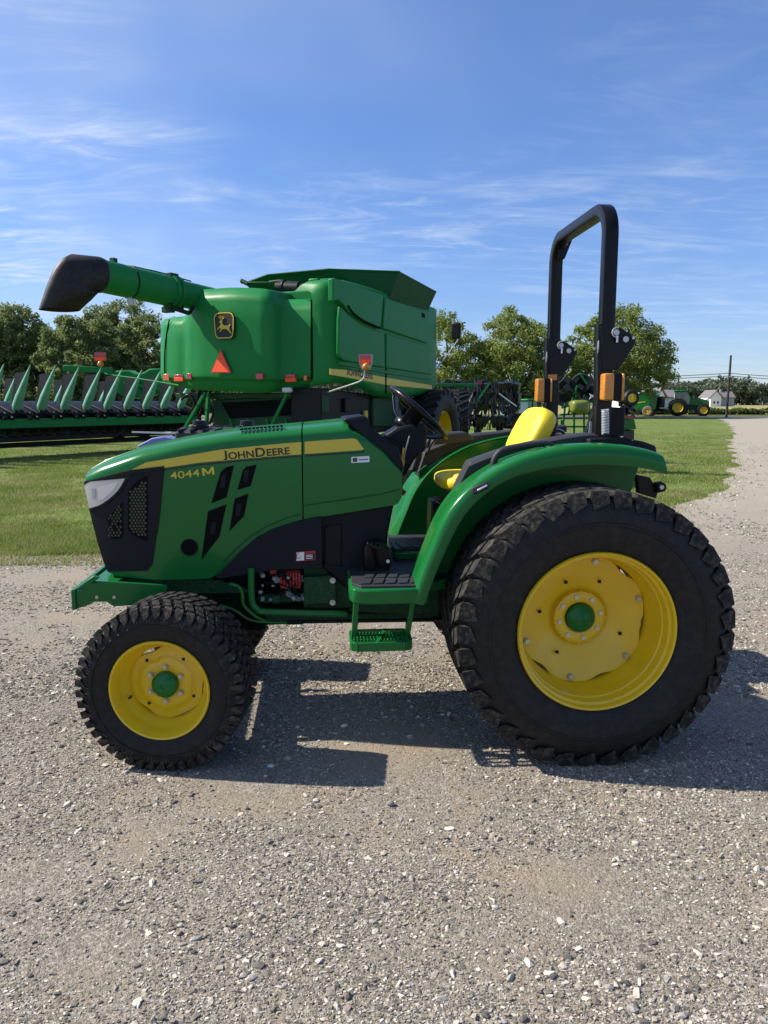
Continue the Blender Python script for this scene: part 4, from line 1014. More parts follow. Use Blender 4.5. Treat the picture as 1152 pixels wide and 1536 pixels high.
# stepped panel of the far fender with its rolled ridge
rd_ = smoothline([T.Y(627, 750, .47), T.Y(638, 736, .46), T.Y(664, 712, .45), T.Y(690, 691, .44), T.Y(716, 677, .43), T.Y(751, 665, .43), T.Y(800, 655, .43)], 20)
up_ = smoothline([T.Y(629, 709, .49), T.Y(647, 696, .48), T.Y(673, 682, .47), T.Y(707, 668, .47), T.Y(734, 660, .47), T.Y(760, 655, .47), T.Y(805, 646, .47)], 20)
b = MB(); rows = []
for a, c in zip(rd_, up_):
    rows.append([a + Vector((0, .05, -.05)), a + Vector((0, .0, -.012)), a + Vector((0, -.008, 0)), a + Vector((0, .002, .01)), a.lerp(c, .3) + Vector((0, .012, 0)), c, c + Vector((0, .06, 0))])
b.grid(rows); b.build('fender_step', M['green'], ff, smooth=60)
# black trim pads on the fender crests
def pad(up, lo, yin, yout, par, front):
    b = MB(); U, Lw = smoothline(up, 18), smoothline(lo, 18); rows = []
    d = yout - yin
    for u, l in zip(U, Lw):
        rows.append([l, u.lerp(l, .15), u + Vector((0, d * .12, .002)), u + Vector((0, d * .85, .002)), Vector((u.x, yout, u.z - .012)), Vector((l.x, yout, l.z - .01))])
    b.grid(rows, wrap=True); b.f += [tuple(range(6)), tuple(range(17 * 6, 18 * 6))]
    return b.build('fender_trim', M['pad'], par, smooth=45, bevel=0)
pad(TP([(627, 679), (664, 664.5), (690, 656), (716, 651), (751, 648), (800, 642), (850, 638)], .47), TP([(618, 705), (647, 695), (673, 682), (707, 668), (734, 660), (760, 655), (850, 648)], .47), .47, .6, ff, True)
b = MB(); b.prism([T.Y(617, 705, .5), T.Y(627, 679, .5), T.Y(639, 678, .45), T.Y(629, 709, .45)], (.01, .1, 0)); b.build('fender_trim', M['pad'], ff, bevel=.004)
padn = pad(TP([(706, 694), (722, 688), (760, 675), (800, 665), (850, 655.5), (885, 651), (898, 652)], -.45), TP([(686, 734), (696, 722), (739, 702), (780, 686), (830, 673), (870, 666), (900, 664)], -.45), -.45, -.30, fn, True)
# green riser under the near pad
b = MB(); lo = smoothline(TP([(672, 790), (684, 765), (712, 736), (745, 712), (785, 692), (830, 678), (880, 670)], -.62), 18); up = smoothline(TP([(680, 752), (688, 733), (739, 703), (780, 687), (830, 674), (870, 667), (900, 665)], -.452), 18)
rows = []
for l, u in zip(lo, up): rows.append([l, l.lerp(u, .3) + Vector((0, 0, -.006)), l.lerp(u, .75), u + Vector((0, -.02, .0)), u])
b.grid(rows); b.build('fender_riser', M['green'], fn, smooth=60)
# hand rails
def handrail(y, pts, par, r=.014):
    b = MB(); b.tube(smoothline([T.Y(a, c, y) for a, c in pts], 40), r, 10); return b.build('handrail', M['pad'], par, smooth=60)
handrail(-.55, [(740, 704), (741, 692), (747, 681), (758, 674), (790, 668), (812, 665.5), (824, 667), (831, 676)], fn, .0155)
b = MB(); b.prism(TP([(732, 727), (737, 703), (746, 701), (758, 702), (800, 684), (815, 676), (824, 668), (836, 674), (838, 681), (790, 694), (748, 719)], -.6), (0, .08, 0)); b.build('handrail_foot', M['green'], fn, bevel=.01, seg=3)
handrail(.52, [(640, 678), (643, 662), (652, 655), (668, 652), (690, 651), (700, 653), (706, 660)], ff)
# fender marker lamp + rear tip plates
b = MB(); a0 = T.Y(708, 738, FY - .004); a1 = T.Y(732, 727, FY - .004); b.bar(a0, a1, .03, .028, (0, -1, .4)); b.build('fender_grip', M['pad'], fn, bevel=.005)
b = MB(); a0 = T.Y(716, 736, FY - .018); a1 = T.Y(731, 728, FY - .018); b.bar(a0, a1, .008, .012, (0, -1, .4)); b.build('grip_lens', M['silver'], fn, bevel=.002)
b = MB(); b.prism([T.Y(984, 724, -.40), T.Y(992, 722, -.40), T.Y(1000, 728, -.40), T.Y(998, 737, -.40), T.Y(985, 740, -.40)], (0, .03, 0)); q = T.Y(993, 731, -.41); b.cyl(q, q + Vector((0, .06, 0)), .024, n=18); b.prism([T.Y(955, 712, -.38), T.Y(975, 716, -.38), T.Y(988, 736, -.38), T.Y(984, 748, -.38), T.Y(958, 740, -.38)], (0, .04, 0)); b.build('lift_bracket', M['gloss_black'], trac, bevel=.004)
b = MB(); q = T.Y(993, 731, -.43); b.cyl(q, q + Vector((0, .04, 0)), .011, n=8); b.build('lift_pin', M['steel'], trac)
# black rear deck / far fender tail seen beyond the near fender
b = MB(); b.prism([T.Y(885, 668, -.2), T.Y(925, 655, -.2), T.Y(965, 662, -.2), T.Y(984, 669, -.2), T.Y(987, 684, -.2), T.Y(885, 684, -.2)], (0, .5, 0)); b.build('rear_deck', M['black'], trac, bevel=.008)
b = MB(); b.prism([T.Y(790, 667, .1), T.Y(830, 652, .1), T.Y(885, 652, .1), T.Y(885, 672, .1), T.Y(790, 680, .1)], (0, .2, 0))
b.tube(smoothline([T.Y(826, 654, .0), T.Y(833, 645, .0), T.Y(842, 646, .0), T.Y(848, 655, .0)], 10), .008, 8); b.build('seat_base', M['pad'], trac, bevel=.01)
b = MB(); b.tube(smoothline([T.Y(827, 650, -.05), T.Y(836, 644, -.05), T.Y(846, 648, -.05)], 8), .006, 8); b.build('seat_lever', M['steel'], trac)

# ---------------------------------------------------------------- seat
b = MB(); q = T.Y(659, 719, 0.0); superell(b, (q.x + .21, 0, q.z - .005), (.225, 0, .0), (0, .235, 0), (0, 0, .048), .55, .5); sc = b.build('seat_cushion', M['vinyl'], trac, smooth=80)
b = MB(); q2 = T.Y(676, 716, -.2); superell(b, (q2.x + .06, -.15, q.z + .012), (.05, 0, .0), (0, .07, 0), (0, 0, .036), .6, .6); b.build('seat_bolster', M['decal_yellow'], sc, smooth=80)
tp = T.Y(814, 615, 0.0); bt = T.Y(775, 690, 0.0)
uz = (tp - bt); L_ = uz.length; uz.normalize(); un = Vector((-uz.z, 0, uz.x))
b = MB(); superell(b, bt + uz * (L_ * .5) + un * .0, un * .06, Vector((0, .225, 0)), uz * (L_ * .52), .6, .5); sbk = b.build('seat_backrest', M['vinyl'], trac, smooth=80)
b = MB(); superell(b, bt + uz * (L_ * .47) - un * .03, un * .045, Vector((0, .215, 0)), uz * (L_ * .5), .6, .5); b.build('backrest_shell', M['black'], sbk, smooth=80)
b = MB(); b.box((q.x + .2, 0, q.z - .12), (.3, .3, .16)); b.build('seat_pedestal', M['black'], trac, bevel=.02)
# battery box and tether beside the seat
b = MB(); b.prism(TP([(648, 752), (664, 748), (680, 752), (681, 822), (645, 818)], -.2), (0, .16, 0)); bb = b.build('control_box', M['gloss_black'], trac, bevel=.008)
b = MB(); b.box(T.Y(671, 777, -.215), (.028, .02, .02)); b.build('amber_switch', M['amber'], bb, bevel=.003)
b = MB(); b.tube(smoothline([T.Y(654, 752, -.212), T.Y(662, 757, -.212), T.Y(669, 764, -.212), T.Y(671, 775, -.212)], 10), .003, 6); b.build('wire', M['steel'], bb)
# ---------------------------------------------------------------- dash, steering
b = MB(); b.prism(TP([(513, 629), (521, 626.5), (546, 623.5), (552, 626), (556, 641), (575, 655), (598, 672), (606, 700), (603, 713), (575, 683), (546, 661), (527, 641)], -.27), (0, .54, 0)); dash = b.build('dash_cowl', M['navy'], trac, bevel=.015, seg=3)
b = MB(); b.prism(TP([(566, 668), (572, 657), (597, 641), (602, 640), (636, 632), (641, 645), (640, 674), (622, 690), (609, 712), (600, 716)], -.12), (0, .24, 0)); b.build('steering_console', M['navy'], trac, bevel=.015)
b = MB(); b.bar(T.Y(578, 655, -.19), T.Y(597, 642, -.19), .05, .01, (0, 0, 1)); b.build('instrument_hood', M['pad'], dash, bevel=.003)
sc0 = T.Y(629, 620, 0.0); nrm = Vector((math.sin(R(42)), -.0, math.cos(R(42)))); du = Vector((math.cos(R(42)), 0, -math.sin(R(42)))); dv = Vector((0, 1, 0))
RW = .19
sw = MB(); sw.tube([sc0 + du * (RW * math.cos(a)) + dv * (RW * math.sin(a)) for a in [2 * math.pi * i / 40 for i in range(40)]], .0155, 10, closed=True)
wh_ = sw.build('steering_wheel', M['gloss_black'], trac, smooth=60)
b = MB(); superell(b, sc0 - nrm * .095, du * .075, dv * .075, nrm * .035, .6, .8, 20, 10); b.build('wheel_hub', M['gloss_black'], wh_, smooth=60)
b = MB()
for a in (R(-100), R(20), R(140)):
    e = du * math.cos(a) + dv * math.sin(a); b.sweep([sc0 - nrm * .095 + e * .04, sc0 - nrm * .075 + e * .1, sc0 - nrm * .03 + e * .16, sc0 + e * (RW - .004)], rrect(.085, .012, .004, 2), e.cross(nrm))
b.build('wheel_spoke', M['gloss_black'], wh_, smooth=50)
b = MB(); b.cyl(sc0 - nrm * .05, sc0 - nrm * .3, .028, .04, n=14); b.build('steering_column', M['black'], trac)
b = MB(); b.tube(smoothline([T.Y(614, 654, -.2), T.Y(609, 672, -.2), T.Y(604, 695, -.2), T.Y(602, 712, -.2)], 10), .004, 6); b.build('throttle_rod', M['steel'], trac)
b = MB(); q = T.Y(601, 699, -.21); b.box(q, (.03, .02, .07), Matrix.Rotation(.2, 3, 'Y')); b.cyl(q, q + Vector((.015, 0, .09)), .006, n=8); b.build('lever', M['amber'], trac, bevel=.003)
b = MB(); q = T.Y(604, 738, .25); b.tube([T.Y(606, 715, .2), T.Y(603, 728, .25), q], .003, 6); b.box(q, (.03, .02, .03), Matrix.Rotation(.7, 3, 'Y')); b.build('key', M['red'], trac)
for pts, r_ in (([(668, 652), (652, 660), (645, 670), (643, 680)], .006), ([(640, 640), (655, 646), (664, 655)], .008)):
    b = MB(); b.tube(smoothline([T.Y(a, c, .2) for a, c in pts], 10), r_, 8); b.ball(T.Y(*pts[0], .2), .016, 10, 8); b.build('lever', M['gloss_black'], trac, smooth=60)
b = MB(); b.prism([T.Y(655, 650, .28), T.Y(700, 648, .28), T.Y(715, 660, .28), T.Y(650, 668, .28)], (0, .15, 0)); b.build('control_console', M['pad'], trac, bevel=.012)
k = MB(); k.ball(T.Y(699, 654, .3), .014, 10, 8); k.build('lever_knob', M['white'], trac, smooth=60)

# ---------------------------------------------------------------- roll bar
rops = bpy.data.objects.new('roll_bar', None); COL.objects.link(rops); rops.parent = trac
YR = .414
pN = T.Y(912.5, 420, -YR); zt = T.Y(905, 307, -YR + .12).z - .028
xr = pN.x
hz = T.Y(914, 510, -YR).z
path = [(-YR, hz - .08), (-YR, hz + .2), (-YR, zt - .13)]
for i in range(1, 9): a = R(90 * i / 8); path.append((-YR + .13 - .13 * math.cos(a), zt - .13 + .13 * math.sin(a)))
path += [(p[0] * -1, p[1]) for p in path[::-1]]
b = MB(); sec = rrect(.066, .056, .008, 2)
b.sweep([(xr, y, z) for y, z in path], sec, (1, 0, 0)); b.build('hoop', M['gloss_black'], rops, smooth=40)
for s in (-1, 1):
    lo_ = T.Y(889, 662, -YR); b = MB()
    b.sweep([(xr - .012, s * YR, hz + .07), (xr - .012, s * YR, hz - .05), (T.Y(905, 585, -YR).x, s * YR, T.Y(905, 585, -YR).z), (lo_.x + .035, s * YR, lo_.z - .1)], rrect(.075, .06, .008, 2), (1, 0, 0)); pst = b.build('post', M['gloss_black'], rops, smooth=40)
    for q in (-.036, .03):                # pivot plates
        b = MB(); P2 = lambda px, py: T.Y(px, py, -YR)
        b.prism([Vector((P2(*p).x, s * YR + q, P2(*p).z)) for p in ((897, 490), (926, 492), (949, 508), (948, 517), (930, 545), (922, 556), (900, 556))], (0, .008, 0)); b.build('pivot_plate', M['gloss_black'], rops, bevel=.002)
    f0 = s * YR - .048
    for px, py, r_ in ((919, 500, .014), (933, 510, .014), (944, 508, .007)):
        q = T.Y(px, py, -YR); b = MB(); b.cyl((q.x, f0, q.z), (q.x, f0 + .02, q.z), r_, n=14); b.build('pivot_pin', M['steel'], rops)
    b = MB()
    q = T.Y(896, 520, -YR); b.tube(smoothline([(q.x, f0 + .03, q.z + .05), (q.x - .006, f0 + .02, q.z), (q.x - .003, f0 + .03, q.z - .05)], 8), .005, 6)
    b.cyl((q.x - .02, f0 + .04, q.z - .01), (q.x + .04, f0 + .04, q.z - .01), .008, n=8); b.build('lock_lever', M['steel'], rops)
    b = MB(); q = T.Y(919, 500, -YR); b.tube([(q.x + .022 * math.cos(a), f0 - .002, q.z + .022 * math.sin(a)) for a in [k * .5 + 1.2 for k in range(9)]], .003, 6); b.tube([(q.x + .003, f0 - .002, q.z - .015), (q.x + .003, f0 - .002, q.z - .045)], .005, 6); b.build('clip_pin', M['silver'], rops)
# mirrored lower bracket plate inside the hoop corner
b = MB(); q0, q1, q2, q3, q4 = [T.Y(*p, YR - .05) for p in ((836, 352), (857, 347), (857, 362), (846, 389), (836, 390))]
b.prism([q0, q1, q2, q3, q4], (0, -.012, 0)); gu = b.build('gusset', M['gloss_black'], rops, bevel=.002)
k = MB(); q = T.Y(850, 366, YR - .066); k.cyl(q, q + Vector((0, .01, 0)), .006, n=8); k.build('bolt', M['steel'], gu)
def flasher(px0, px1, py0, py1, y):
    fl = bpy.data.objects.new('flasher', None); COL.objects.link(fl); fl.parent = rops
    a, c = T.Y(px0, py0, y), T.Y(px1, py1, y); h_ = a.z - c.z; w_ = (c.x - a.x)
    b = MB(); b.box(((a.x + c.x) / 2 + w_ * .85, y + .01, (a.z + c.z) / 2), (w_ * .9, .05, h_ * 1.02)); b.build('flasher_housing', M['black'], fl, bevel=.006)
    b = MB(); b.box(((a.x + c.x) / 2, y, (a.z + c.z) / 2), (w_, .06, h_)); b.build('flasher_lens', M['amber'], fl, bevel=.01, seg=3)
    b = MB(); b.box(((a.x + c.x) / 2 + w_ * 1.42, y + .01, (a.z + c.z) / 2), (w_ * .25, .06, h_)); b.build('flasher_lens', M['amber'], fl, bevel=.006)
flasher(903.5, 917.5, 560, 601, -YR - .07); flasher(804, 814.5, 568, 603, YR - .09)
b = MB(); q = T.Y(907, 633, -YR - .06); q0, q1 = T.Y(908, 614, -YR - .06), T.Y(908, 651, -YR - .06)
b.tube([q0.lerp(q1, i / 140) + Vector((.016 * math.cos(i * .7), .016 * math.sin(i * .7), 0)) for i in range(141)], .0028, 5); b.build('spring', M['silver'], rops, smooth=60)
b = MB(); b.prism(TP([(912, 610), (938, 612), (937, 660), (910, 662)], -YR - .02), (0, .07, 0)); b.build('post_foot', M['black'], rops, bevel=.006)
b = MB(); b.prism(TP([(884, 658), (935, 655), (962, 664), (982, 671), (984, 683), (880, 683)], -.50), (0, .16, 0)); b.build('post_base', M['black'], rops, bevel=.008)
k = MB(); 
for px, py in ((932, 658), (947, 664)): k.cyl(T.Y(px, py, -.49), T.Y(px, py - 4, -.49), .009, n=6)
k.build('bolt', M['steel'], rops)
b = MB(); q = T.Y(829, 566, YR - .04); b.box(q, (.05, .003, .032)); b.build('decal', M['amber'], rops)
# ================================================================== combine harvester behind the tractor
KP = R(-25)
KO = at(480, 600, 13.0)
K = Frame(KO.x, 13.0, KP)
comb = thing('combine_harvester', 'large green combine harvester seen from behind with its unloading auger on the left', 'combine', (KO.x, 13.0, 0), KP)
# rear body panel with its bulge
topc = [(241, 486), (246, 479), (262, 476), (279, 474), (284, 456), (291, 441), (306, 434), (350, 431), (395, 432.5), (408, 436), (418, 445), (426, 449), (466, 449)]
botc = [(241, 566), (247, 575), (256, 580), (300, 585), (380, 589), (440, 587), (466, 581)]
def bulge(px, v):
    b = interp([(241, .30), (246, .10), (254, 0), (264, -.10), (277, -.13), (283, -.26), (300, -.38), (350, -.47), (396, -.43), (408, -.36), (416, -.22), (423, -.08), (430, -.03), (444, -.01), (466, 0)], px)
    tuck = interp([(0, .2), (.04, .12), (.105, .085), (.125, .01), (.15, 0), (.75, -.0), (.92, .05), (1, .22)], v)
    return b * (.75 + .25 * v) + tuck
rows = []
xs_ = [241, 243, 246, 250, 255, 260, 266, 272, 277, 280, 284, 288, 292, 298, 306, 318, 330, 345, 360, 375, 388, 397, 405, 411, 417, 422, 427, 432, 438, 446, 456, 466]
for px in xs_:
    r_ = []
    for v in (0, .03, .06, .09, .105, .115, .125, .14, .17, .22, .28, .34, .4, .46, .52, .58, .64, .7, .76, .82, .87, .91, .94, .97, 1):
        py = interp(botc, px) + (interp(topc, px) - interp(botc, px)) * v
        r_.append(K.Y(px, py, bulge(px, v)))
    back = K.Y(px, interp(topc, px), .0); r_.append(Vector((r_[-1].x, .7, r_[-1].z + .02)))
    rows.append(r_)
b = MB(); b.grid(rows); l0 = rows[0]; b.grid([l0, [Vector((p.x - .03, .9, p.z)) for p in l0]])
rp_ = b.build('rear_panel', M['green2'], comb, smooth=60)
# side seam at the left end of the rear panel, recessed lamp shelf, lamps
b = MB(); b.tube(smoothline([K.Y(a, c, bulge(250, .5) - .0) for a, c in ((254, 479), (250, 500), (247, 530), (247, 560), (249, 572))], 16), .012, 6); b.build('panel_seam', M['dark'], rp_)
def on_rear(px, py, off=0.):
    v = (py - interp(botc, px)) / (interp(topc, px) - interp(botc, px)); return K.Y(px, py, bulge(px, v) - off)
def rskin(pts, off, th, name, m, par, bevel=0):
    b = MB(); b.prism([on_rear(a, c, off) for a, c in pts], (0, th, 0)); return b.build(name, m, par, smooth=0, bevel=bevel)
for (x0, x1, y0, y1, m) in ((246, 255, 561, 571, 'orangelens'), (261, 277, 566, 572, 'orange'), (281, 289, 560, 569, 'redlens'), (384, 396, 560, 569, 'redlens'), (425, 447, 566, 573, 'orange'), (454, 463, 563, 571, 'orangelens')):
    b = MB(); oo = .05; a_, c_ = on_rear(x0, y0, oo), on_rear(x1, y1, oo); b.box((a_ + c_) / 2, (abs(c_.x - a_.x), .05, abs(a_.z - c_.z))); o = b.build('tail_lamp', M[m], rp_, bevel=.008)
    if m == 'orange':
        d_ = a_.z - c_.z; b = MB(); b.box((a_ + c_) / 2 + Vector((0, -.002, d_ * .85)), (abs(c_.x - a_.x), .05, d_ * .6)); b.build('reflector_strip', M['redlens'], o, bevel=.004)
# warning triangle and deer emblem shield
b = MB(); b.prism([on_rear(331, 526.5, .05), on_rear(345.5, 558, .05), on_rear(317.5, 558, .05)], (0, .012, 0)); tri = b.build('warning_triangle', M['orange'], rp_)
b = MB(); b.prism([on_rear(331, 524, .045), on_rear(347, 559.5, .045), on_rear(316, 559.5, .045)], (0, .006, 0)); b.build('triangle_border', M['redlens'], tri)
E0 = on_rear(336, 489, .07)
def emb(u, v, d): return E0 + Vector((u, -d, v))
def shield(k):
    o = []
    for i in range(40):
        a = 2 * math.pi * i / 40; c, s_ = math.cos(a), math.sin(a); x = math.copysign(abs(c) ** .42, c); y = math.copysign(abs(s_) ** .42, s_)
        o.append((x * k * .205 * (1.0 + .07 * y), y * k * .225 + .012 * k * (1 - x * x)))
    return o
b = MB(); b.prism([emb(u, v, 0) for u, v in shield(1.0)], (0, .02, 0)); em = b.build('emblem', M['ink'], rp_)
for k0, k1, m in ((.955, .875, 'decal_yellow'),):
    A, B = shield(k0), shield(k1); b = MB(); n = len(A)
    b.add([emb(u, v, .004) for u, v in A] + [emb(u, v, .004) for u, v in B], [(i, (i + 1) % n, n + (i + 1) % n, n + i) for i in range(n)]); b.build('emblem_border', M[m], em, smooth=0)
deer = [(-.135, -.078), (-.128, -.062), (-.10, -.045), (-.085, -.022), (-.066, -.03), (-.05, -.04), (-.075, -.075), (-.07, -.085), (-.05, -.07), (-.02, -.042), (.02, -.045), (.05, -.05), (.085, -.075), (.115, -.115), (.135, -.13), (.128, -.108), (.108, -.075), (.098, -.045), (.11, -.02), (.108, .0), (.122, .025), (.11, .03), (.095, .012), (.06, .012), (.02, .01), (-.01, .022), (-.028, .045), (-.03, .07), (-.015, .085), (-.03, .09), (-.045, .098), (-.07, .085), (-.085, .07), (-.08, .062), (-.06, .058), (-.06, .03), (-.075, .0), (-.105, -.02), (-.118, -.045)]
antl = [[(-.045, .095), (-.05, .125), (-.075, .14), (-.09, .165)], [(-.052, .125), (-.055, .16), (-.065, .175)], [(-.035, .092), (-.02, .115), (0, .125), (.01, .15)], [(-.02, .115), (-.025, .14), (-.02, .165)]]
b = MB(); b.prism([emb(u * 1.12, v * 1.05 - .004, .008) for u, v in deer], (0, .006, 0))
for ln in antl: b.tube([emb(u * 1.12, v * .95 + .004, .008) for u, v in ln], .009, 5)
b.build('emblem_deer', M['decal_yellow'], em, smooth=0)

# side body: rounded corner, lower flank, front end
SX = .32
pathp = [(-.142, .03), (-.04, .035), (.09, .06), (.18, .12), (.25, .2), (.3, .3), (SX, .42), (SX, 1.0), (SX, 1.6), (SX, 2.4), (SX, 3.2), (SX, 4.0), (SX, 4.5), (SX - .04, 4.62), (SX - .2, 4.7)]
zt_l = [(0, 3.42), (.1, 3.5), (.2, 3.56), (.45, 3.6), (1.0, 3.62), (5.5, 3.6)]
rows = []; acc = 0; prev = pathp[0]
for x, y in pathp:
    acc += math.hypot(x - prev[0], y - prev[1]); prev = (x, y)
    zt1 = interp(zt_l, acc); zb1 = interp([(0, 1.86), (.5, 1.92), (1.1, 1.9), (1.8, 1.72), (3.0, 1.66), (4.2, 1.75), (5.2, 1.9)], acc)
    r_ = [Vector((x - .14, y + .05, zb1 - .02)), Vector((x - .03, y + .01, zb1 + .03)), Vector((x, y, zb1 + .10))]
    for k in range(1, 8): r_.append(Vector((x, y, zb1 + .1 + (zt1 - .12 - zb1 - .1) * k / 7)))
    r_ += [Vector((x - .03, y + .02, zt1 - .04)), Vector((x - .12, y + .05, zt1)), Vector((x - .4, y + .1, zt1 + .01))]
    rows.append(r_)
b = MB(); b.grid(rows); side = b.build('side_body', M['green2'], comb, smooth=50)
def sp(pts, x, th, name, m, par, bevel=.02):
    b = MB(); b.prism([K.X(a, c, x) for a, c in pts], (-th, 0, 0)); return b.build(name, m, par, bevel=bevel, seg=2)
up1 = sp([(500, 417), (506, 418), (573, 440.5), (575.5, 446), (571, 493), (545, 483), (525, 469), (514, 455), (508, 450), (500, 452)], SX + .05, .1, 'upper_panel', M['green2'], comb)
sp([(578, 446), (636, 466), (640, 472), (642, 515), (575, 493)], SX + .045, .08, 'upper_panel', M['green2'], comb)
mid = sp([(511, 459), (524, 473), (545, 488), (571, 498), (577, 501), (577.5, 552), (517, 541), (510, 536), (508.5, 528), (509, 480)], SX + .035, .06, 'side_door', M['green2'], comb)
sp([(580, 501), (642, 519), (648, 562), (580, 552)], SX + .035, .06, 'side_door', M['green2'], comb)
sp([(633, 469), (637, 470), (637.5, 477), (633.5, 476)], SX + .052, .01, 'grille_badge', M['dark'], comb, 0)
# raised rib along the bottom crease, in the body green
sp([(510, 543), (578, 556), (648, 567), (648, 570), (578, 560), (510, 547)], SX + .02, .03, 'crease_rib', M['green2'], side, .008)
stp_ = sp([(495.5, 553), (520, 555), (577.5, 566), (577.5, 577), (520, 566), (496, 562)], SX + .008, .02, 'stripe', M['decal_yellow'], side, 0)
sp([(580, 566.5), (648, 578), (648, 584), (580, 577.5)], SX + .008, .02, 'stripe', M['decal_yellow'], side, 0)
sp([(578, 500), (580, 500), (580.5, 590), (578, 588)], SX + .004, .02, 'panel_seam', M['dark'], side, 0)
def side_text(runs, p0, p1, hgt, x, name, m, par):
    a, c = K.X(*p0, x), K.X(*p1, x); xx = 0; items = []
    for txt, sz in runs:
        vs, fs = text_mesh(txt, 1.0, 1.0, offset=.02)
        if txt == 'J':
            y0_ = min(v.y for v in vs); y1_ = max(v.y for v in vs)
            for v in vs: v.y = (v.y - y0_) / (y1_ - y0_) * .7
        for v in vs: v.x = v.x * sz + xx; v.y *= sz
        xx = max(v.x for v in vs) + .08; items.append((vs, fs))
    k = (c.y - a.y) / xx; b = MB()
    for vs, fs in items: b.add([Vector((x, a.y + v.x * k, a.z + (c.z - a.z) * v.x * k / (c.y - a.y) + v.y * hgt)) for v in vs], fs)
    return b.build(name, m, par, smooth=0, weld=False)
side_text([('J', 1.0), ('OHN', .8), ('D', 1.0), ('EERE', .8)], (521, 562.5), (560, 568.5), .19, SX + .012, 'lettering', M['ink'], side)
b = MB(); b.tube(smoothline([K.X(a, c, SX + .055) for a, c in ((522, 459), (530, 470), (545, 481), (560, 488), (570, 492))], 14), .02, 8); b.build('trim_curve', M['dark'], up1)
# main hull inside, tank and engine deck
b = MB(); b.box((-1.5, 2.6, 2.75), (3.0, 4.2, 1.5)); b.build('hull', M['green2'], comb, bevel=.03)
b = MB()
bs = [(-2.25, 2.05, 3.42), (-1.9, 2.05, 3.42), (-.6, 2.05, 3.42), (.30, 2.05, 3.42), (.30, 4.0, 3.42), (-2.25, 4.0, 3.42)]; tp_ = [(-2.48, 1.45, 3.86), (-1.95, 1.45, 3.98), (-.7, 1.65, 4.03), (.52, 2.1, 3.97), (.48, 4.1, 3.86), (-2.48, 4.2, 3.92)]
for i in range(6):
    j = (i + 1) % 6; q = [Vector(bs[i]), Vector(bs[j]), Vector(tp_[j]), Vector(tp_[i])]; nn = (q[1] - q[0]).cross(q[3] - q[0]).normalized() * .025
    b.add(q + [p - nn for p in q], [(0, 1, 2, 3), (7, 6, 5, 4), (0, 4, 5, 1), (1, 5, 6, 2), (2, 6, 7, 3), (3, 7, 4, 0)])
b.build('tank_extension', M['shade_crease_green'], comb, smooth=0)
b = MB(); b.box((-.98, 2.95, 3.0), (2.4, 1.7, .9)); b.build('grain_tank', M['green2'], comb, bevel=.02)
b = MB(); p0, p1 = K.Y(417, 432, .75), K.Y(450, 433, .75); b.cyl(p0, p1, .125, n=20); b.cyl(p1, p1 + Vector((.18, 0, -.02)), .1, .09, n=16); b.cyl(p0 + Vector((.12, 0, 0)), p0 + Vector((.16, 0, 0)), .135, n=20); b.build('air_cleaner', M['black'], comb)
b = MB(); p0 = K.Y(472, 440, .72); b.box(p0, (.2, .1, .5)); b.build('hydraulic_tank', M['green2'], comb, bevel=.02)
b = MB(); b.box(p0 + Vector((-.04, -.06, .02)), (.09, .02, .3)); b.build('sight_panel', M['decal_yellow'], comb)
b = MB(); b.tube([K.Y(362, 424, .9), K.Y(420, 424, .9), K.Y(421, 432, .9)], .02, 8); b.tube([K.Y(404, 423, .9), K.Y(418, 421, .9), K.Y(440, 424, .9), K.Y(446, 440, .9)], .022, 8); b.cyl(K.Y(362, 421, .9), K.Y(372, 426, .9), .04, n=8); b.build('deck_pipe', M['cast'], comb)
b = MB(); b.box(K.Y(490, 440, .9), (.34, .06, .5)); b.build('deck_screen', M['green2'], comb, bevel=.01)
# unloading auger with black spout
YE = 12.3
aR = K.loc(at(318, 451, 14.2)); aE = K.loc(at(144, 412, YE))
b = MB(); b.tube([aR, aR.lerp(aE, .36), aR.lerp(aE, .361), aR.lerp(aE, .6), aE], [.225, .225, .252, .252, .252], 28); aug = b.build('unloading_auger', M['green2'], comb, smooth=50)
da = (aE - aR).normalized()
for t, r_, w_ in ((.355, .275, .03), (.40, .275, .03), (.985, .265, .05)):
    c = aR.lerp(aE, t); b = MB(); b.cyl(c - da * w_, c + da * w_, r_, n=24); b.build('auger_flange', M['green2'], aug, smooth=50)
b = MB(); c = aR.lerp(aE, .38); b.box(c + Vector((0, 0, .25)), (.16, .2, .1)); b.build('auger_latch', M['cast'], aug, bevel=.01); b = MB(); b.box(c + Vector((.05, 0, -.24)), (.12, .34, .08)); b.box(c + Vector((-.05, -.05, -.3)), (.2, .12, .1)); b.build('auger_hinge', M['cast'], aug, bevel=.01)
b = MB(); c = aR.lerp(aE, .74); up_ = Vector((0, 0, 1)); sd_ = da.cross(up_).normalized()
b.tube([c + sd_ * (.258 * math.cos(a)) + up_ * (.258 * math.sin(a)) for a in [2 * math.pi * i / 20 for i in range(20)]], .012, 6, closed=True)
b.tube(smoothline([c + up_ * .26, aR.lerp(aE, .6) + up_ * .265, aR.lerp(aE, .48) + up_ * .27, aR.lerp(aE, .2) + up_ * .25], 12), .012, 6); b.build('auger_cable', M['black'], aug)
b = MB(); b.cyl(c - up_ * .24, c - up_ * .36, .06, n=14); b.build('auger_lamp', M['lightgrey'], aug)
b = MB(); c = aR.lerp(aE, .86); b.box(c + up_ * .27, (.08, .09, .09)); b.build('auger_bracket', M['cast'], aug)
rest = [K.loc(at(262, 463, 13.2)), K.loc(at(284, 470, 13.4))]
b = MB(); b.bar(rest[0], rest[1], .06, .06); b.cyl(rest[1], rest[1] + Vector((.1, 0, .12)), .03, n=8); b.build('auger_rest', M['black'], comb)
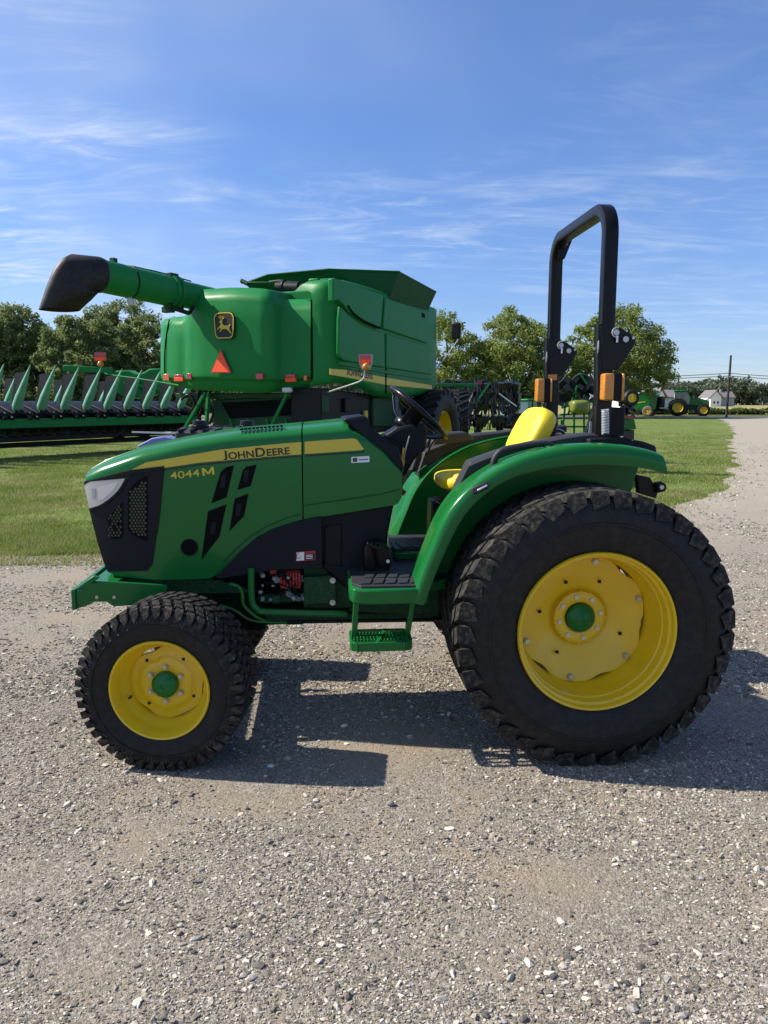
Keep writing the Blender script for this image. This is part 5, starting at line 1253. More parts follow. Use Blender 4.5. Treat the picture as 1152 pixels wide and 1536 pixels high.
outer = [(147, 387), (138, 382.5), (127, 380.5), (115, 381.5), (104, 387), (96, 396), (89, 409), (82, 429), (72, 467)]
inner = [(147, 437), (143.5, 438), (142, 438.5), (142, 437), (141, 437.5), (139, 439), (134, 443), (125, 451), (107, 463)]
hd_ = da.cross(Vector((0, 0, 1))).normalized(); hd_ = hd_ if hd_.y > 0 else -hd_; ud_ = hd_.cross(da).normalized(); ud_ = ud_ if ud_.z > 0 else -ud_
rows = [[aE + da * t + (ud_ * math.cos(a) + hd_ * math.sin(a)) * r_ for a in [2 * math.pi * q / 28 for q in range(28)]] for t, r_ in ((-.07, .262), (-.05, .272), (.0, .274))]
for k, (o_, i_) in list(enumerate(zip(outer, inner)))[3:]:
    Yk = YE - .12 - .02 * k; po, pi_ = K.loc(at(*o_, Yk)), K.loc(at(*i_, Yk)); c = (po + pi_) / 2; h_ = (po - pi_) / 2
    dep = Vector((.12, 1, 0)).normalized() * (.262 + .002 * k)
    rows.append([c + h_ * (math.copysign(abs(math.cos(a)) ** .85, math.cos(a))) + dep * (math.copysign(abs(math.sin(a)) ** .85, math.sin(a))) for a in [2 * math.pi * q / 28 for q in range(28)]])
b = MB(); b.grid(rows, wrap=True)
M['spout'] = mat('worn rubber spout', (.013, .0125, .0135), .5, var=.4, vscale=5, bump=.1, bscale=30, dust=.05, spec=.3)
b.build('spout', M['spout'], aug, smooth=60)
# under the body: straw chopper, struts, axle and wheels
b = MB(); b.prism([K.Y(a, c, .25) for a, c in ((318, 600), (465, 592), (465, 650), (322, 655))], (0, 1.2, 0)); ch = b.build('chopper', M['cast'], comb, bevel=.02)
b = MB(); b.prism([K.Y(a, c, .235) for a, c in ((332, 604), (455, 598), (452, 622), (345, 628))], (0, .01, 0)); b.build('chopper_opening', M['dark'], ch)
b = MB(); b.prism([K.Y(a, c, .23) for a, c in ((345, 630), (452, 624), (460, 648), (335, 652))], (0, .02, 0)); b.build('chopper_flap', M['cast'], ch)
for pts in (((300, 585), (296, 600), (303, 612), (299, 625), (306, 640)), ((316, 586), (312, 602), (320, 618), (314, 636)), ((272, 600), (282, 592), (292, 604), (286, 616), (276, 612))):
    b = MB(); b.tube(smoothline([K.Y(a, c, .1) for a, c in pts], 16), .022, 7); b.build('hose', M['gloss_black'], comb, smooth=60)
b = MB(); q = K.Y(431, 585, -.12); superell(b, q, (.09, 0, 0), (0, .06, 0), (0, 0, .045), .6, .6, 16, 8); b.build('work_lamp', M['lightgrey'], comb, smooth=60)
for px in (345, 372, 400, 428):
    b = MB(); b.bar(K.Y(px, 628, .22), K.Y(px + 6, 648, .2), .03, .03); b.build('flap_rib', M['green2'], comb)
b = MB(); b.prism([K.Y(a, c, .2) for a, c in ((462, 588), (478, 586), (480, 640), (462, 650))], (0, .06, 0)); b.build('side_plate', M['cast'], comb, bevel=.01)
b = MB(); b.prism([K.X(a, c, .06) for a, c in ((560, 596), (600, 590), (606, 615), (590, 640), (560, 640))], (-.1, 0, 0)); b.build('side_plate', M['cast'], comb, bevel=.02)
b = MB(); b.box((-1.7, .2, 1.70), (2.9, .14, .09)); b.build('rear_beam', M['cast'], comb, bevel=.01)
for p in (((309, 588), (272, 652)), ((431, 590), (402, 650)), ((313, 590), (309, 645))):
    b = MB(); b.bar(K.Y(*p[0], .0), K.Y(*p[1], -.05), .07, .05); b.build('strut', M['green2'], comb, bevel=.008)
b = MB(); b.box((-1.5, 1.15, .85), (2.9, .25, .25)); b.build('rear_axle', M['cast'], comb, bevel=.02)
b = MB(); b.prism([K.X(a, c, .0) for a, c in ((482, 582), (560, 592), (640, 600), (640, 640), (482, 660))], (-.6, 0, 0)); b.build('undercarriage', M['black'], comb, bevel=.02)
for a, c, w_, h_, m in ((488, 606, .16, .3, 'cast'), (520, 608, .22, .24, 'black'), (548, 622, .12, .16, 'decal_yellow'), (600, 618, .3, .3, 'black')):
    b = MB(); b.box(K.X(a, c, .03), (.06, w_, h_)); b.build('side_component', M[m], comb, bevel=.015)
def big_wheel(par, c, r, w_, m, rimc, axis_s=1, name='wheel', lugs=22, rr=.5):
    wh = bpy.data.objects.new(name, None); COL.objects.link(wh); wh.parent = par; wh.location = c
    hw_ = w_ / 2; b = MB(); prof = [(r * rr, hw_ * .7), (r * .62, hw_ * .95), (r * .78, hw_), (r * .9, hw_ * .92), (r * .94, hw_ * .75), (r * .95, 0)]
    b.lathe([(q, h_) for q, h_ in prof] + [(q, -h_) for q, h_ in prof[-2::-1]], (0, 0, 0), 'X', 40)
    for i in range(lugs):
        for q in (1, -1):
            a = 2 * math.pi * (i + (.5 if q < 0 else 0)) / lugs; d = 2 * math.pi / lugs
            P = lambda th, x_, rd: Vector((x_ * q, rd * math.cos(th), rd * math.sin(th)))
            top = [P(a, hw_ * .95, r), P(a + d * .3, hw_ * .95, r), P(a + d * .95, hw_ * .02, r), P(a + d * .65, hw_ * .02, r)]; bt_ = [P(a - d * .05, hw_, r * .9), P(a + d * .35, hw_, r * .9), P(a + d * 1.0, 0, r * .92), P(a + d * .6, 0, r * .92)]
            b.add(top + bt_, [(0, 1, 2, 3), (0, 4, 5, 1), (1, 5, 6, 2), (2, 6, 7, 3), (3, 7, 4, 0)])
    b.build('tyre', m, wh, smooth=40)
    b = MB(); s = axis_s; b.lathe([(r * (rr + .02), hw_ * .72 * s), (r * rr, hw_ * .74 * s), (r * (rr - .03), hw_ * .5 * s), (r * (rr - .06), .1 * hw_ * s), (r * .25, .05 * hw_ * s), (r * .22, .3 * hw_ * s), (r * .1, .34 * hw_ * s), (0, .34 * hw_ * s)], (0, 0, 0), 'X', 32); b.build('rim', rimc, wh, smooth=40)
    return wh
big_wheel(comb, (-2.95, 1.15, .68), .68, .5, M['rubber_dusty'], M['yellow'], -1, 'rear_wheel')
big_wheel(comb, (-.1, 1.15, .68), .68, .5, M['rubber'], M['yellow'], 1, 'rear_wheel')
big_wheel(comb, (.35, 4.3, .92), .92, .7, M['rubber'], M['yellow'], 1, 'front_wheel')
big_wheel(comb, (-3.2, 4.3, .92), .92, .7, M['rubber'], M['yellow'], -1, 'front_wheel')
# marker arms with reflector and amber lamp
def marker(arm, head, Y, lit):
    mk = bpy.data.objects.new('marker_arm', None); COL.objects.link(mk); mk.parent = comb
    b = MB(); b.tube(smoothline([K.loc(at(a, c, y_)) for a, c, y_ in arm], 14), .013, 8); b.build('arm', M['green2'] if not lit else M['grey'], mk)
    hx_, hy_ = head; q = lambda a, c, o=0.: K.loc(at(hx_ + a, hy_ + c, Y + o))
    b = MB(); b.prism([q(-10, -12), q(-9, -13.5), q(9, -13.5), q(10, -12), q(9, 1), q(5, 10), q(-5, 10), q(-9, 1)], (0, .04, 0)); b.build('marker_plate', M['grey'] if lit else M['cast'], mk)
    b = MB(); b.prism([q(-8.5, -6, -.02), q(8.5, -6, -.02), q(8.5, 0, -.02), q(-8.5, 0, -.02)], (0, .02, 0)); b.build('reflector', M['orange'], mk)
    b = MB(); b.prism([q(-8.5, -12.5, -.02), q(8.5, -12.5, -.02), q(8.5, -6.5, -.02), q(-8.5, -6.5, -.02)], (0, .02, 0)); b.build('reflector', M['redlens'], mk)
    b = MB(); b.ball(q(1, 5, -.05), .06, 14, 10); b.build('marker_lamp', M['amber'], mk, smooth=80)
marker([(492, 588, 12.9), (520, 579, 12.3), (540, 572, 12.1), (546, 566, 12.1), (547, 556, 12.1)], (548, 545), 12.1, True)
marker([(268, 578, 14.0), (215, 569, 14.6), (165, 562, 15.1), (156, 558, 15.2), (155, 550, 15.2)], (150, 541), 15.2, False)
b = MB(); b.box(K.loc(at(684, 496, 17.8)), (.22, .06, .36)); mr = b.build('mirror', M['black'], comb, bevel=.03)
b = MB(); b.tube(smoothline([K.loc(at(646, 565, 17.0)), K.loc(at(665, 540, 17.4)), K.loc(at(680, 520, 17.7)), K.loc(at(690, 505, 17.8)), K.loc(at(688, 500, 17.8))], 12), .015, 6); b.build('mirror_arm', M['grey'], mr)

# ================================================================== corn head on its cart at the left
HP = R(58)
HO = at(17, 615, 21.7)
Hf = Frame(HO.x, 21.7, HP)
SP = .76
def corn_head(label, o, n0, n1, spc, group=None):
    root = thing('corn_head', label, 'corn header', (o.x, o.y, 0), HP, group)
    zb0 = 1.36
    L0, L1 = n0 * SP - .5, n1 * SP + .6
    b = MB(); b.box(((L0 + L1) / 2, -.32, .98), (L1 - L0, .16, .26)); b.build('front_beam', M['green2'], root, bevel=.02)
    b = MB(); b.prism([((L0), y, z) for y, z in ((-.2, .8), (-.1, 1.3), (.5, 1.55), (1.0, 1.6), (1.1, .9), (.9, .7))], (L1 - L0, 0, 0)); b.build('trough', M['black'], root, bevel=.02)
    i = n0
    while i <= n1:
        sn = bpy.data.objects.new('snout', None); COL.objects.link(sn); sn.parent = root; sn.location = (i * SP, -.22, zb0)
        tip = Vector((.0, -.80, 1.22)); ring = []
        b = MB(); rows = []
        for t, w_, h_ in ((0, .10, .1), (.06, .125, .15), (.3, .12, .15), (.34, .112, .14), (.6, .075, .10), (.85, .035, .05), (.97, .014, .016), (1, .003, .003)):
            c = tip * t; nrm_ = Vector((0, 1.22, .80)).normalized()
            rows.append([c + Vector((w_ * math.cos(a), 0, 0)) + nrm_ * (h_ * max(-.25, math.sin(a))) for a in [2 * math.pi * k / 16 for k in range(16)]])
        b.grid(rows, wrap=True); b.f.append(tuple(range(16))); b.build('snout_shell', M['snout'], sn, smooth=45)
        b = MB(); b.prism([Vector((.10, -.05, -.05)), Vector((.10, .12, .10)), Vector((.04, -.62, 1.05)), Vector((.1, .1, 1.0)), Vector((.1, .35, .2)), Vector((.1, .2, -.1))], (.012, 0, 0)); b.build('divider_plate', M['black'], sn, smooth=0)
        b = MB(); b.box((0, .02, -.06), (.1, .12, .1)); b.cyl((-.09, -.05, -.09), (.09, -.05, -.09), .05, n=10); b.build('snout_hinge', M['black'], sn, bevel=.01)
        i += spc
    i = n0
    while i <= n1:
        b = MB(); c = (i + .5) * SP
        for s_ in (-.11, .11):
            b.cyl((c + s_, -.5, 1.12), (c + s_, .3, 1.38), .05, n=10); b.box((c + s_ * 1.6, -.1, 1.36), (.05, .7, .05), Matrix.Rotation(R(18), 3, 'X'))
        b.box((c, -.2, 1.22), (.2, .3, .1)); b.build('row_unit', M['black'], root, bevel=.008)
        i += spc
    return root, L0, L1
M['snout'] = mat('pale green shell', (.15, .40, .26), .42, var=.2, vscale=4, dust=.15)  # even pale green, paler than the other machine paint
r1, L0, L1 = corn_head('green corn head with folded up pointed snouts parked left of the combine', HO, -4, 8, 1)
b = MB(); side_l = Hf.loc(at(48, 634, 22.0))
ct = thing('header_cart', 'low dark trailer carrying the green corn head over the grass', 'trailer', (HO.x, HO.y, 0), HP)
for y, z in ((-.35, .55), (.75, .55), (.2, .36)):
    b = MB(); b.bar((L0 - .3, y, z), (L1 + .5, y, z), .1, .14); b.build('frame_rail', M['black'], ct, bevel=.01)
for x in (-2.2, -1.2, 3.4, 4.4):
    b = MB(); b.bar((x, -.5, .5), (x, .9, .5), .1, .1); b.build('cross_member', M['black'], ct, bevel=.01)
for i in range(26):                      # folded row gear hanging under the beam
    x = L0 + .3 + (L1 - L0 - .6) * i / 25; b = MB(); b.box((x, .1, .72), (.16, .5, .18)); b.bar((x - .05, -.3, .8), (x + .1, .2, .6), .05, .06); b.build('row_gear', M['black'], ct, bevel=.01)
for x in (-4.4, 7.2):
    for y in (-.65, 1.05):
        wh = bpy.data.objects.new('cart_wheel', None); COL.objects.link(wh); wh.parent = ct; wh.location = (x, y, .34)
        b = MB(); b.lathe([(.2, .1), (.3, .1), (.34, .06), (.34, -.06), (.3, -.1), (.2, -.1)], (0, 0, 0), 'Y', 24); b.build('tyre', M['rubber'], wh)
        b = MB(); b.lathe([(.2, -.09), (.17, -.04), (.05, -.05), (0, -.05)], (0, 0, 0), 'Y', 20); b.build('rim', M['grey'], wh)
for x in (-2.6, -.4, 1.6, 3.6, 5.6):
    b = MB(); b.bar((x, -.2, .55), (x + .1, -.1, .95), .08, .08); b.build('saddle_post', M['cast'], ct, bevel=.01)
b = MB(); b.bar(Hf.loc(at(198, 650, 26.0)), Hf.loc(at(300, 648, 24.0)), .05, .05); b.build('drawbar', M['white'], ct)
# second corn head farther back, only its outer snouts show
o2 = at(4, 612, 27.5)
corn_head('second corn head half hidden behind the front one with widely spaced snouts', o2, 0, 6, 2.6)

# green implement with a long arm behind the corn head
imp = thing('farm_implement', 'bright green mower implement with a long level arm behind the corn head snouts', 'implement', on_ground(200, 33), 0)
def I(px, py, o=0.): p = at(px, py, 33 + o); return Vector((p.x - imp.location.x, p.y - imp.location.y, p.z))
b = MB(); b.bar(I(96, 552), I(168, 556), .16, .24); b.build('arm', M['green2'], imp, bevel=.02)
b = MB(); b.prism([I(*p) for p in ((168, 562), (172, 556), (192, 555), (203, 560), (214, 559), (224, 553), (246, 552), (246, 590), (200, 598), (178, 592), (170, 580))], (0, .9, 0)); b.build('housing', M['green2'], imp, bevel=.06)
b = MB(); b.bar(I(205, 566, -.1), I(212, 598, -.1), .1, .1); b.bar(I(185, 575, -.2), I(240, 584, -.2), .08, .12); b.build('linkage', M['green2'], imp, bevel=.01)
b = MB(); b.prism([I(225, 578, -.1), I(233, 578, -.1), I(233, 590, -.1), I(225, 590, -.1)], (0, .05, 0)); b.build('reflector', M['orangelens'], imp)
for p_, q_ in (((97, 553), (95, 640)), ((170, 590), (168, 640)), ((240, 588), (242, 640))):
    b = MB(); b.bar(I(*p_, .15), I(*q_, .15), .14, .14); b.build('stand', M['cast'], imp)
# ================================================================== machines parked farther off
def Lp(root, Y):
    def f(px, py, o=0.):
        p = at(px, py, Y + o); return Vector((p.x - root.location.x, p.y - root.location.y, p.z))
    return f
# big tractor / sprayer seen from behind beside the combine
sp_ = thing('sprayer', 'field sprayer with pale tank and tall dark tyres right of the combine', 'sprayer', on_ground(668, 24), R(-6))
big_wheel(sp_, (.42, .2, .98), .98, .62, M['rubber'], M['yellow'], 1, 'wheel', 24, .58)
big_wheel(sp_, (-1.3, .0, .98), .98, .62, M['rubber'], M['yellow'], -1, 'wheel', 24, .58)
big_wheel(sp_, (-.2, 3.2, .98), .98, .55, M['rubber'], M['yellow'], 1, 'wheel', 24, .58)
b = MB(); superell(b, (-.1, 1.2, 1.66), (.42, 0, 0), (0, .7, 0), (0, 0, .24), .4, .5); b.build('tank', M['lightgrey'], sp_, smooth=70)
b = MB(); b.box((-.25, 1.6, 1.3), (1.2, 3.0, .22)); b.bar((-.9, .2, 1.2), (-.9, .2, 2.2), .1, .1); b.bar((.5, .3, 1.2), (.5, .3, 2.1), .1, .1); b.bar((-1.2, .25, 2.1), (1.0, .25, 2.1), .08, .08); b.build('frame', M['green2'], sp_, bevel=.01)
b = MB(); b.box((-.6, 2.9, 1.75), (1.0, .9, .35)); b.build('cab', M['white'], sp_, bevel=.08)
b = MB(); b.box((-.9, .1, 1.95), (.2, .1, .26)); b.build('lamp_box', M['black'], sp_, bevel=.01)
b = MB(); b.bar((.9, .2, 1.5), (1.35, .1, 2.15), .05, .05); b.build('boom_strut', M['green2'], sp_)
# planters: folded rows of black units
def row_unit(par, loc, s_, m, rr):
    b = MB(); b.box((0, 0, .0), (.26 * s_, .3 * s_, .24 * s_)); b.box((0, 0, .14 * s_), (.28 * s_, .32 * s_, .05 * s_)); b.prism([(-.09 * s_, -.1, -.12 * s_), (.09 * s_, -.1, -.12 * s_), (.05 * s_, -.1, -.3 * s_), (-.05 * s_, -.1, -.3 * s_)], (0, .2, 0))
    b.cyl((-.16 * s_, -.1, -.26 * s_), (-.13 * s_, -.1, -.26 * s_), .17 * s_, n=14); b.cyl((.13 * s_, -.1, -.24 * s_), (.16 * s_, -.1, -.24 * s_), .15 * s_, n=14)
    b.bar((0, -.15, .1 * s_), (rr.uniform(-.1, .1), -.2, -.3 * s_), .03, .05)
    return b.build('row_unit', m, par, smooth=30, bevel=0)
def planter(label, px, Y, cols, rows_, dx, dz, z0, s_, seed, rz=0., wheels=True):
    rr = random.Random(seed); root = thing('planter', label, 'planter', on_ground(px, Y), rz)
    b = MB(); w_ = cols * dx
    for k in range(rows_):
        b.bar((-w_ / 2, .2, z0 + k * dz), (w_ / 2, .2, z0 + k * dz), .13, .13)
    for x in (-w_ * .35, w_ * .35): b.bar((x, .25, .3), (x, .25, z0 + rows_ * dz), .1, .1)
    b.build('toolbar', M['cast'], root, bevel=.01)
    proto = None
    for k in range(rows_):
        for i in range(cols):
            loc = Vector((-w_ / 2 + (i + .5) * dx + rr.uniform(-.04, .04), -.1 + rr.uniform(-.1, .1), z0 + k * dz + rr.uniform(-.06, .06)))
            if proto is None: proto = row_unit(root, None, s_, M['planter_black'], rr); o = proto
            else: o = proto.copy(); COL.objects.link(o); o.parent = root
            o.location = loc; o.rotation_euler = (rr.uniform(-.4, .4), rr.uniform(-.3, .3), rr.uniform(-.4, .4))
    if wheels:
        for x in (-w_ * .3, w_ * .12, w_ * .38): big_wheel(root, (x, .3, .42), .42, .26, M['rubber'], M['yellow'], 1, 'wheel', 14)
    return root
M['planter_black'] = mat('black planter plastic', (.012, .012, .014), .3, var=.4, vscale=8)
p1 = planter('folded planter bristling with black seed units between sprayer and yellow seat', 741, 31, 7, 4, .3, .43, .9, .95, 3, R(-10))
bb_ = MB(); bb_.bar((-1.25, -.2, 1.0), (-.75, -.25, 2.05), .06, .06); bb_.bar((.2, -.4, 1.9), (.9, -.4, 1.4), .05, .05); bb_.build('lift_arm', M['lightgrey'], p1)
bb_ = MB(); bb_.box((-.6, -.3, 2.3), (.25, .1, .1)); bb_.build('lamp', M['redlens'], p1)
planter('planter with a long low row of black hoppers seen over the sprayer tank', 684, 44, 12, 1, .3, .4, 2.55, 1.0, 5, R(-5), False)
# generic cab tractor, local x forward
def cab_tractor(label, loc, rz, k=1.0, cabless=False):
    t = thing('tractor', label, 'tractor', loc, rz)
    def wheel(nm, x, y, r, w_):
        wh = bpy.data.objects.new(nm, None); COL.objects.link(wh); wh.parent = t; wh.location = (x, y, r)
        s = -1 if y < 0 else 1; h_ = w_ / 2
        b = MB(); b.lathe([(r * .58, h_), (r * .85, h_), (r * .96, h_ * .8), (r, 0), (r * .96, -h_ * .8), (r * .85, -h_), (r * .58, -h_)], (0, 0, 0), 'Y', 32)
        for i in range(18):
            a = 2 * math.pi * i / 18; b.box((r * 1.0 * math.cos(a), 0, r * 1.0 * math.sin(a)), (r * .07, w_ * .98, r * .13), Matrix.Rotation(-a, 3, 'Y'))
        b.build('tyre', M['rubber'], wh, smooth=35)
        b = MB(); b.lathe([(r * .6, h_ * .95 * s), (r * .56, h_ * .7 * s), (r * .5, h_ * .35 * s), (r * .22, h_ * .3 * s), (r * .2, h_ * .55 * s), (0, h_ * .55 * s)], (0, 0, 0), 'Y', 28); b.build('rim', M['yellow'], wh, smooth=35)
    for y in (-.95, .95): wheel('rear_wheel', -.85 * k, y, .92 * k, .5); wheel('front_wheel', 1.75 * k, y * .95, .66 * k, .42)
    b = MB(); b.prism([(x, -.42, z) for x, z in ((.35 * k, 1.2 * k), (.35 * k, 1.95 * k), (1.6 * k, 1.85 * k), (2.25 * k, 1.65 * k), (2.35 * k, 1.2 * k), (2.2 * k, 1.0 * k))], (0, .84, 0)); b.build('hood', M['green'], t, bevel=.06)
    b = MB(); b.prism([(x, -.4, z) for x, z in ((-1.3 * k, .7 * k), (-1.3 * k, 1.2 * k), (2.1 * k, 1.2 * k), (2.3 * k, .9 * k), (1.8 * k, .6 * k))], (0, .8, 0)); b.build('chassis', M['cast'], t, bevel=.03)
    b = MB(); b.prism([(x, -.7, z) for x, z in ((-1.25 * k, 1.45 * k), (-1.15 * k, 2.6 * k), (.1 * k, 2.6 * k), (.38 * k, 1.9 * k), (.3 * k, 1.2 * k), (-.5 * k, 1.2 * k))], (0, 1.4, 0)); cb_ = b.build('cab', M['glass'], t, bevel=.03)
    b = MB(); b.prism([(x, -.78, z) for x, z in ((-1.3 * k, 2.6 * k), (-1.28 * k, 2.78 * k), (.1 * k, 2.8 * k), (.25 * k, 2.62 * k))], (0, 1.56, 0)); b.build('roof', M['green2'], cb_, bevel=.05)
    for x0, z0, x1, z1 in ((-1.22, 1.45, -1.15, 2.62), (.08, 2.62, .36, 1.9), (.36, 1.9, .3, 1.2), (-.55, 1.2, -.55, 2.62)):
        b = MB(); b.bar((x0 * k, -.715, z0 * k), (x1 * k, -.715, z1 * k), .06, .06); b.build('cab_pillar', M['green2'], cb_)
    for y in (-.95, .95):
        b = MB(); pts = [(-.85 * k + 1.05 * k * math.cos(a), y, .92 * k + 1.05 * k * math.sin(a)) for a in [R(20 + 13 * i) for i in range(12)]]; b.sweep(pts, rect(.46, .04), (0, 1, 0)); b.build('fender', M['green'], t, smooth=50)
    b = MB(); b.cyl((.55 * k, -.5, 1.9 * k), (.55 * k, -.5, 2.7 * k), .05, n=10); b.build('exhaust', M['black'], t)
    b = MB(); b.box((-.35 * k, -.85, .8 * k), (.4, .25, .5)); b.build('side_step', M['cast'], t, bevel=.02)
    return t
cab_tractor('green cab tractor with yellow rims parked beside the round baler', on_ground(1029, 84), R(-18), 1.0)
cab_tractor('small blue glazed cab tractor seen between planter and roll bar', on_ground(791, 45), R(38), .62)
# round baler behind the far tractor
bl = thing('round_baler', 'green round baler hitched behind the far cab tractor', 'baler', on_ground(974, 83), R(-30))
b = MB(); b.prism([(x, -1.0, z) for x, z in ((-1.55, .75), (-1.6, 1.35), (-1.2, 2.2), (-.7, 2.62), (.2, 2.72), (.8, 2.5), (1.0, 1.9), (.9, .75), (.2, .5))], (0, 2.0, 0)); hs = b.build('bale_chamber', M['green'], bl, bevel=.08)
b = MB(); b.prism([(x, -1.01, z) for x, z in ((.15, .9), (.3, 2.45), (.9, 2.3), (1.0, 1.9), (.9, .9))], (0, .05, 0)); b.build('side_shield', M['cast'], hs, bevel=.02)
b = MB(); b.prism([(x, -1.02, z) for x, z in ((-1.5, 1.28), (-.2, 1.5), (-.15, 1.58), (-1.5, 1.4))], (0, .03, 0)); b.build('stripe', M['decal_yellow'], hs)
b = MB(); b.box((1.2, 0, 1.5), (.5, 1.7, 1.2)); b.box((1.0, 0, .7), (1.0, 1.6, .3)); b.build('pickup', M['black'], bl, bevel=.04)
b = MB(); b.bar((1.2, 0, .6), (2.6, 0, .55), .2, .2); b.build('tongue', M['cast'], bl)
for y in (-1.12, 1.12):
    wh = bpy.data.objects.new('wheel', None); COL.objects.link(wh); wh.parent = bl; wh.location = (.1, y, .55)
    b = MB(); b.lathe([(.27, .2), (.45, .2), (.54, .12), (.55, 0), (.54, -.12), (.45, -.2), (.27, -.2)], (0, 0, 0), 'Y', 26); b.build('tyre', M['rubber_dusty'], wh)
    b = MB(); b.lathe([(.28, -.19), (.24, -.1), (.1, -.1), (.08, -.16), (0, -.16)], (0, 0, 0), 'Y', 20); b.build('rim', M['yellow'], wh)
# seeder with stacked wheels behind the roll bar
se = thing('seeder', 'folded seeder with olive tank and stacked dark wheels seen through the roll bar', 'seeder', on_ground(862, 20), 0); S = Lp(se, 20)
b = MB(); superell(b, S(868, 610), (.24, 0, 0), (0, .3, 0), (0, 0, .17), .5, .5); b.build('tank', M['olive_tank'] if 'olive_tank' in M else M.setdefault('olive_tank', mat('olive tank', (.16, .2, .03), .4)), se, smooth=70)
for px, py, r_ in ((850, 582, .25), (848, 597, .24), (872, 575, .26), (882, 590, .22)):
    wh = bpy.data.objects.new('press_wheel', None); COL.objects.link(wh); wh.parent = se; wh.location = S(px, py, .2)
    wh.rotation_euler = (R(20 + px % 30), R(70), 0)
    b = MB(); b.lathe([(r_ * .5, .06), (r_ * .9, .08), (r_, .03), (r_, -.03), (r_ * .9, -.08), (r_ * .5, -.06)], (0, 0, 0), 'Y', 24); b.build('tyre', M['rubber'], wh)
    b = MB(); b.lathe([(r_ * .55, -.05), (r_ * .3, -.02), (0, -.02)], (0, 0, 0), 'Y', 18); b.build('rim', M['black'], wh)
b = MB()
for p, q in (((861, 590), (861, 655)), ((876, 592), (876, 655)), ((840, 622), (885, 620)), ((842, 640), (885, 640)), ((848, 605), (843, 655)), ((866, 578), (852, 622)), ((880, 575), (870, 560)), ((842, 630), (842, 665)), ((884, 600), (884, 665)), ((842, 612), (884, 600))): b.bar(S(*p), S(*q), .045, .045)
b.build('frame', M['green2'], se)
b = MB()
rr = random.Random(4)
for i in range(16): 
    q = S(rr.uniform(842, 890), rr.uniform(566, 600), rr.uniform(0, .5)); b.box(q, (rr.uniform(.05, .2), .1, rr.uniform(.05, .16)), Matrix.Rotation(rr.uniform(-1, 1), 3, 'Y'))
b.build('row_unit', M['planter_black'], se)
b = MB(); b.prism([S(893, 606, -1), S(897, 606, -1), S(900, 668, -1), S(874, 668, -1)], (0, .25, 0)); fn_ = b.build('hopper_fin', M['navy'], se, bevel=.02)
b = MB(); b.bar(S(887, 632, -1.08), S(885, 650, -1.08), .07, .03, (0, 1, 0)); b.build('decal', M['grey'], fn_)
b = MB(); b.prism([S(884, 590, -.9), S(893, 594, -.9), S(884, 599, -.9), S(886, 595, -.9)], (0, .02, 0)); b.build('sign', M['white'], fn_)
# mower with raised wheel right of the roll bar
mw = thing('mower', 'green decked mower with a raised yellow centred wheel just right of the roll bar', 'mower', on_ground(940, 17), 0); W_ = Lp(mw, 17)
wh = bpy.data.objects.new('wheel', None); COL.objects.link(wh); wh.parent = mw; wh.location = W_(946, 597); wh.rotation_euler = (0, 0, R(12))
b = MB(); b.lathe([(.1, .07), (.16, .08), (.185, .04), (.185, -.04), (.16, -.08), (.1, -.07)], (0, 0, 0), 'Y', 28); b.build('tyre', M['rubber'], wh)
b = MB(); b.lathe([(.105, -.065), (.09, -.03), (.035, -.03), (.03, -.05), (0, -.05)], (0, 0, 0), 'Y', 22); b.build('rim', M['yellow'], wh)
b = MB(); b.prism([W_(*p) for p in ((924, 632), (934, 628), (952, 629), (955, 644), (924, 645))], (0, .6, 0)); b.build('deck', M['green'], mw, bevel=.02)
b = MB(); b.prism([W_(*p, .05) for p in ((924, 645), (952, 645), (951, 690), (926, 690))], (0, .5, 0)); b.build('base', M['planter_black'], mw, bevel=.02)
b = MB(); b.bar(W_(926, 626), W_(950, 625), .06, .04); b.build('crossbar', M['red'], mw)
b = MB()
for p, q in (((936, 572), (940, 628)), ((928, 585), (945, 612)), ((940, 604), (958, 622)), ((930, 612), (952, 616)), ((946, 597), (938, 622))): b.bar(W_(*p), W_(*q), .05, .05)
for i in range(12): b.box(W_(rr.uniform(928, 950), rr.uniform(585, 625), rr.uniform(0, .2)), (rr.uniform(.04, .12), .08, rr.uniform(.03, .1)), Matrix.Rotation(rr.uniform(-1, 1), 3, 'Y'))
b.build('linkage', M['planter_black'], mw)

# ================================================================== buildings, pole, wires
def building(name, label, px0, px1, Y, eave, ridge, depth, wall, roof, gable=False, cat='house'):
    a, c = at(px0, 600, Y), at(px1, 600, Y); root = thing(name, label, cat, ((a.x + c.x) / 2, Y, 0)); w_ = (c.x - a.x) / 2
    b = MB()
    if gable: b.prism([(-w_, 0, 0), (w_, 0, 0), (w_, 0, eave), (0, 0, ridge), (-w_, 0, eave)], (0, depth, 0))
    else:
        for x in (-w_, w_): pass
        b.prism([(-w_, 0, 0), (-w_, depth, 0), (-w_, depth, eave), (-w_, depth / 2, ridge), (-w_, 0, eave)], (2 * w_, 0, 0))
    b.build('wall', wall, root, smooth=0)
    b = MB(); t = .25
    if gable:
        for s_ in (-1, 1): b.prism([(s_ * (w_ + .4), -.4, eave - .35), (0, -.4, ridge + .05), (0, -.4, ridge + t + .05), (s_ * (w_ + .4), -.4, eave - .35 + t)], (0, depth + .8, 0))
    else:
        b.prism([(-w_ - .4, -.4, eave - .15), (-w_ - .4, depth / 2, ridge + .05), (-w_ - .4, depth / 2, ridge + t), (-w_ - .4, -.4, eave - .15 + t)], (2 * w_ + .8, 0, 0)); b.prism([(-w_ - .4, depth + .4, eave - .15), (-w_ - .4, depth / 2, ridge + .05), (-w_ - .4, depth / 2, ridge + t), (-w_ - .4, depth + .4, eave - .15 + t)], (2 * w_ + .8, 0, 0))
    b.build('roof', roof, root, smooth=0)
    return root, w_
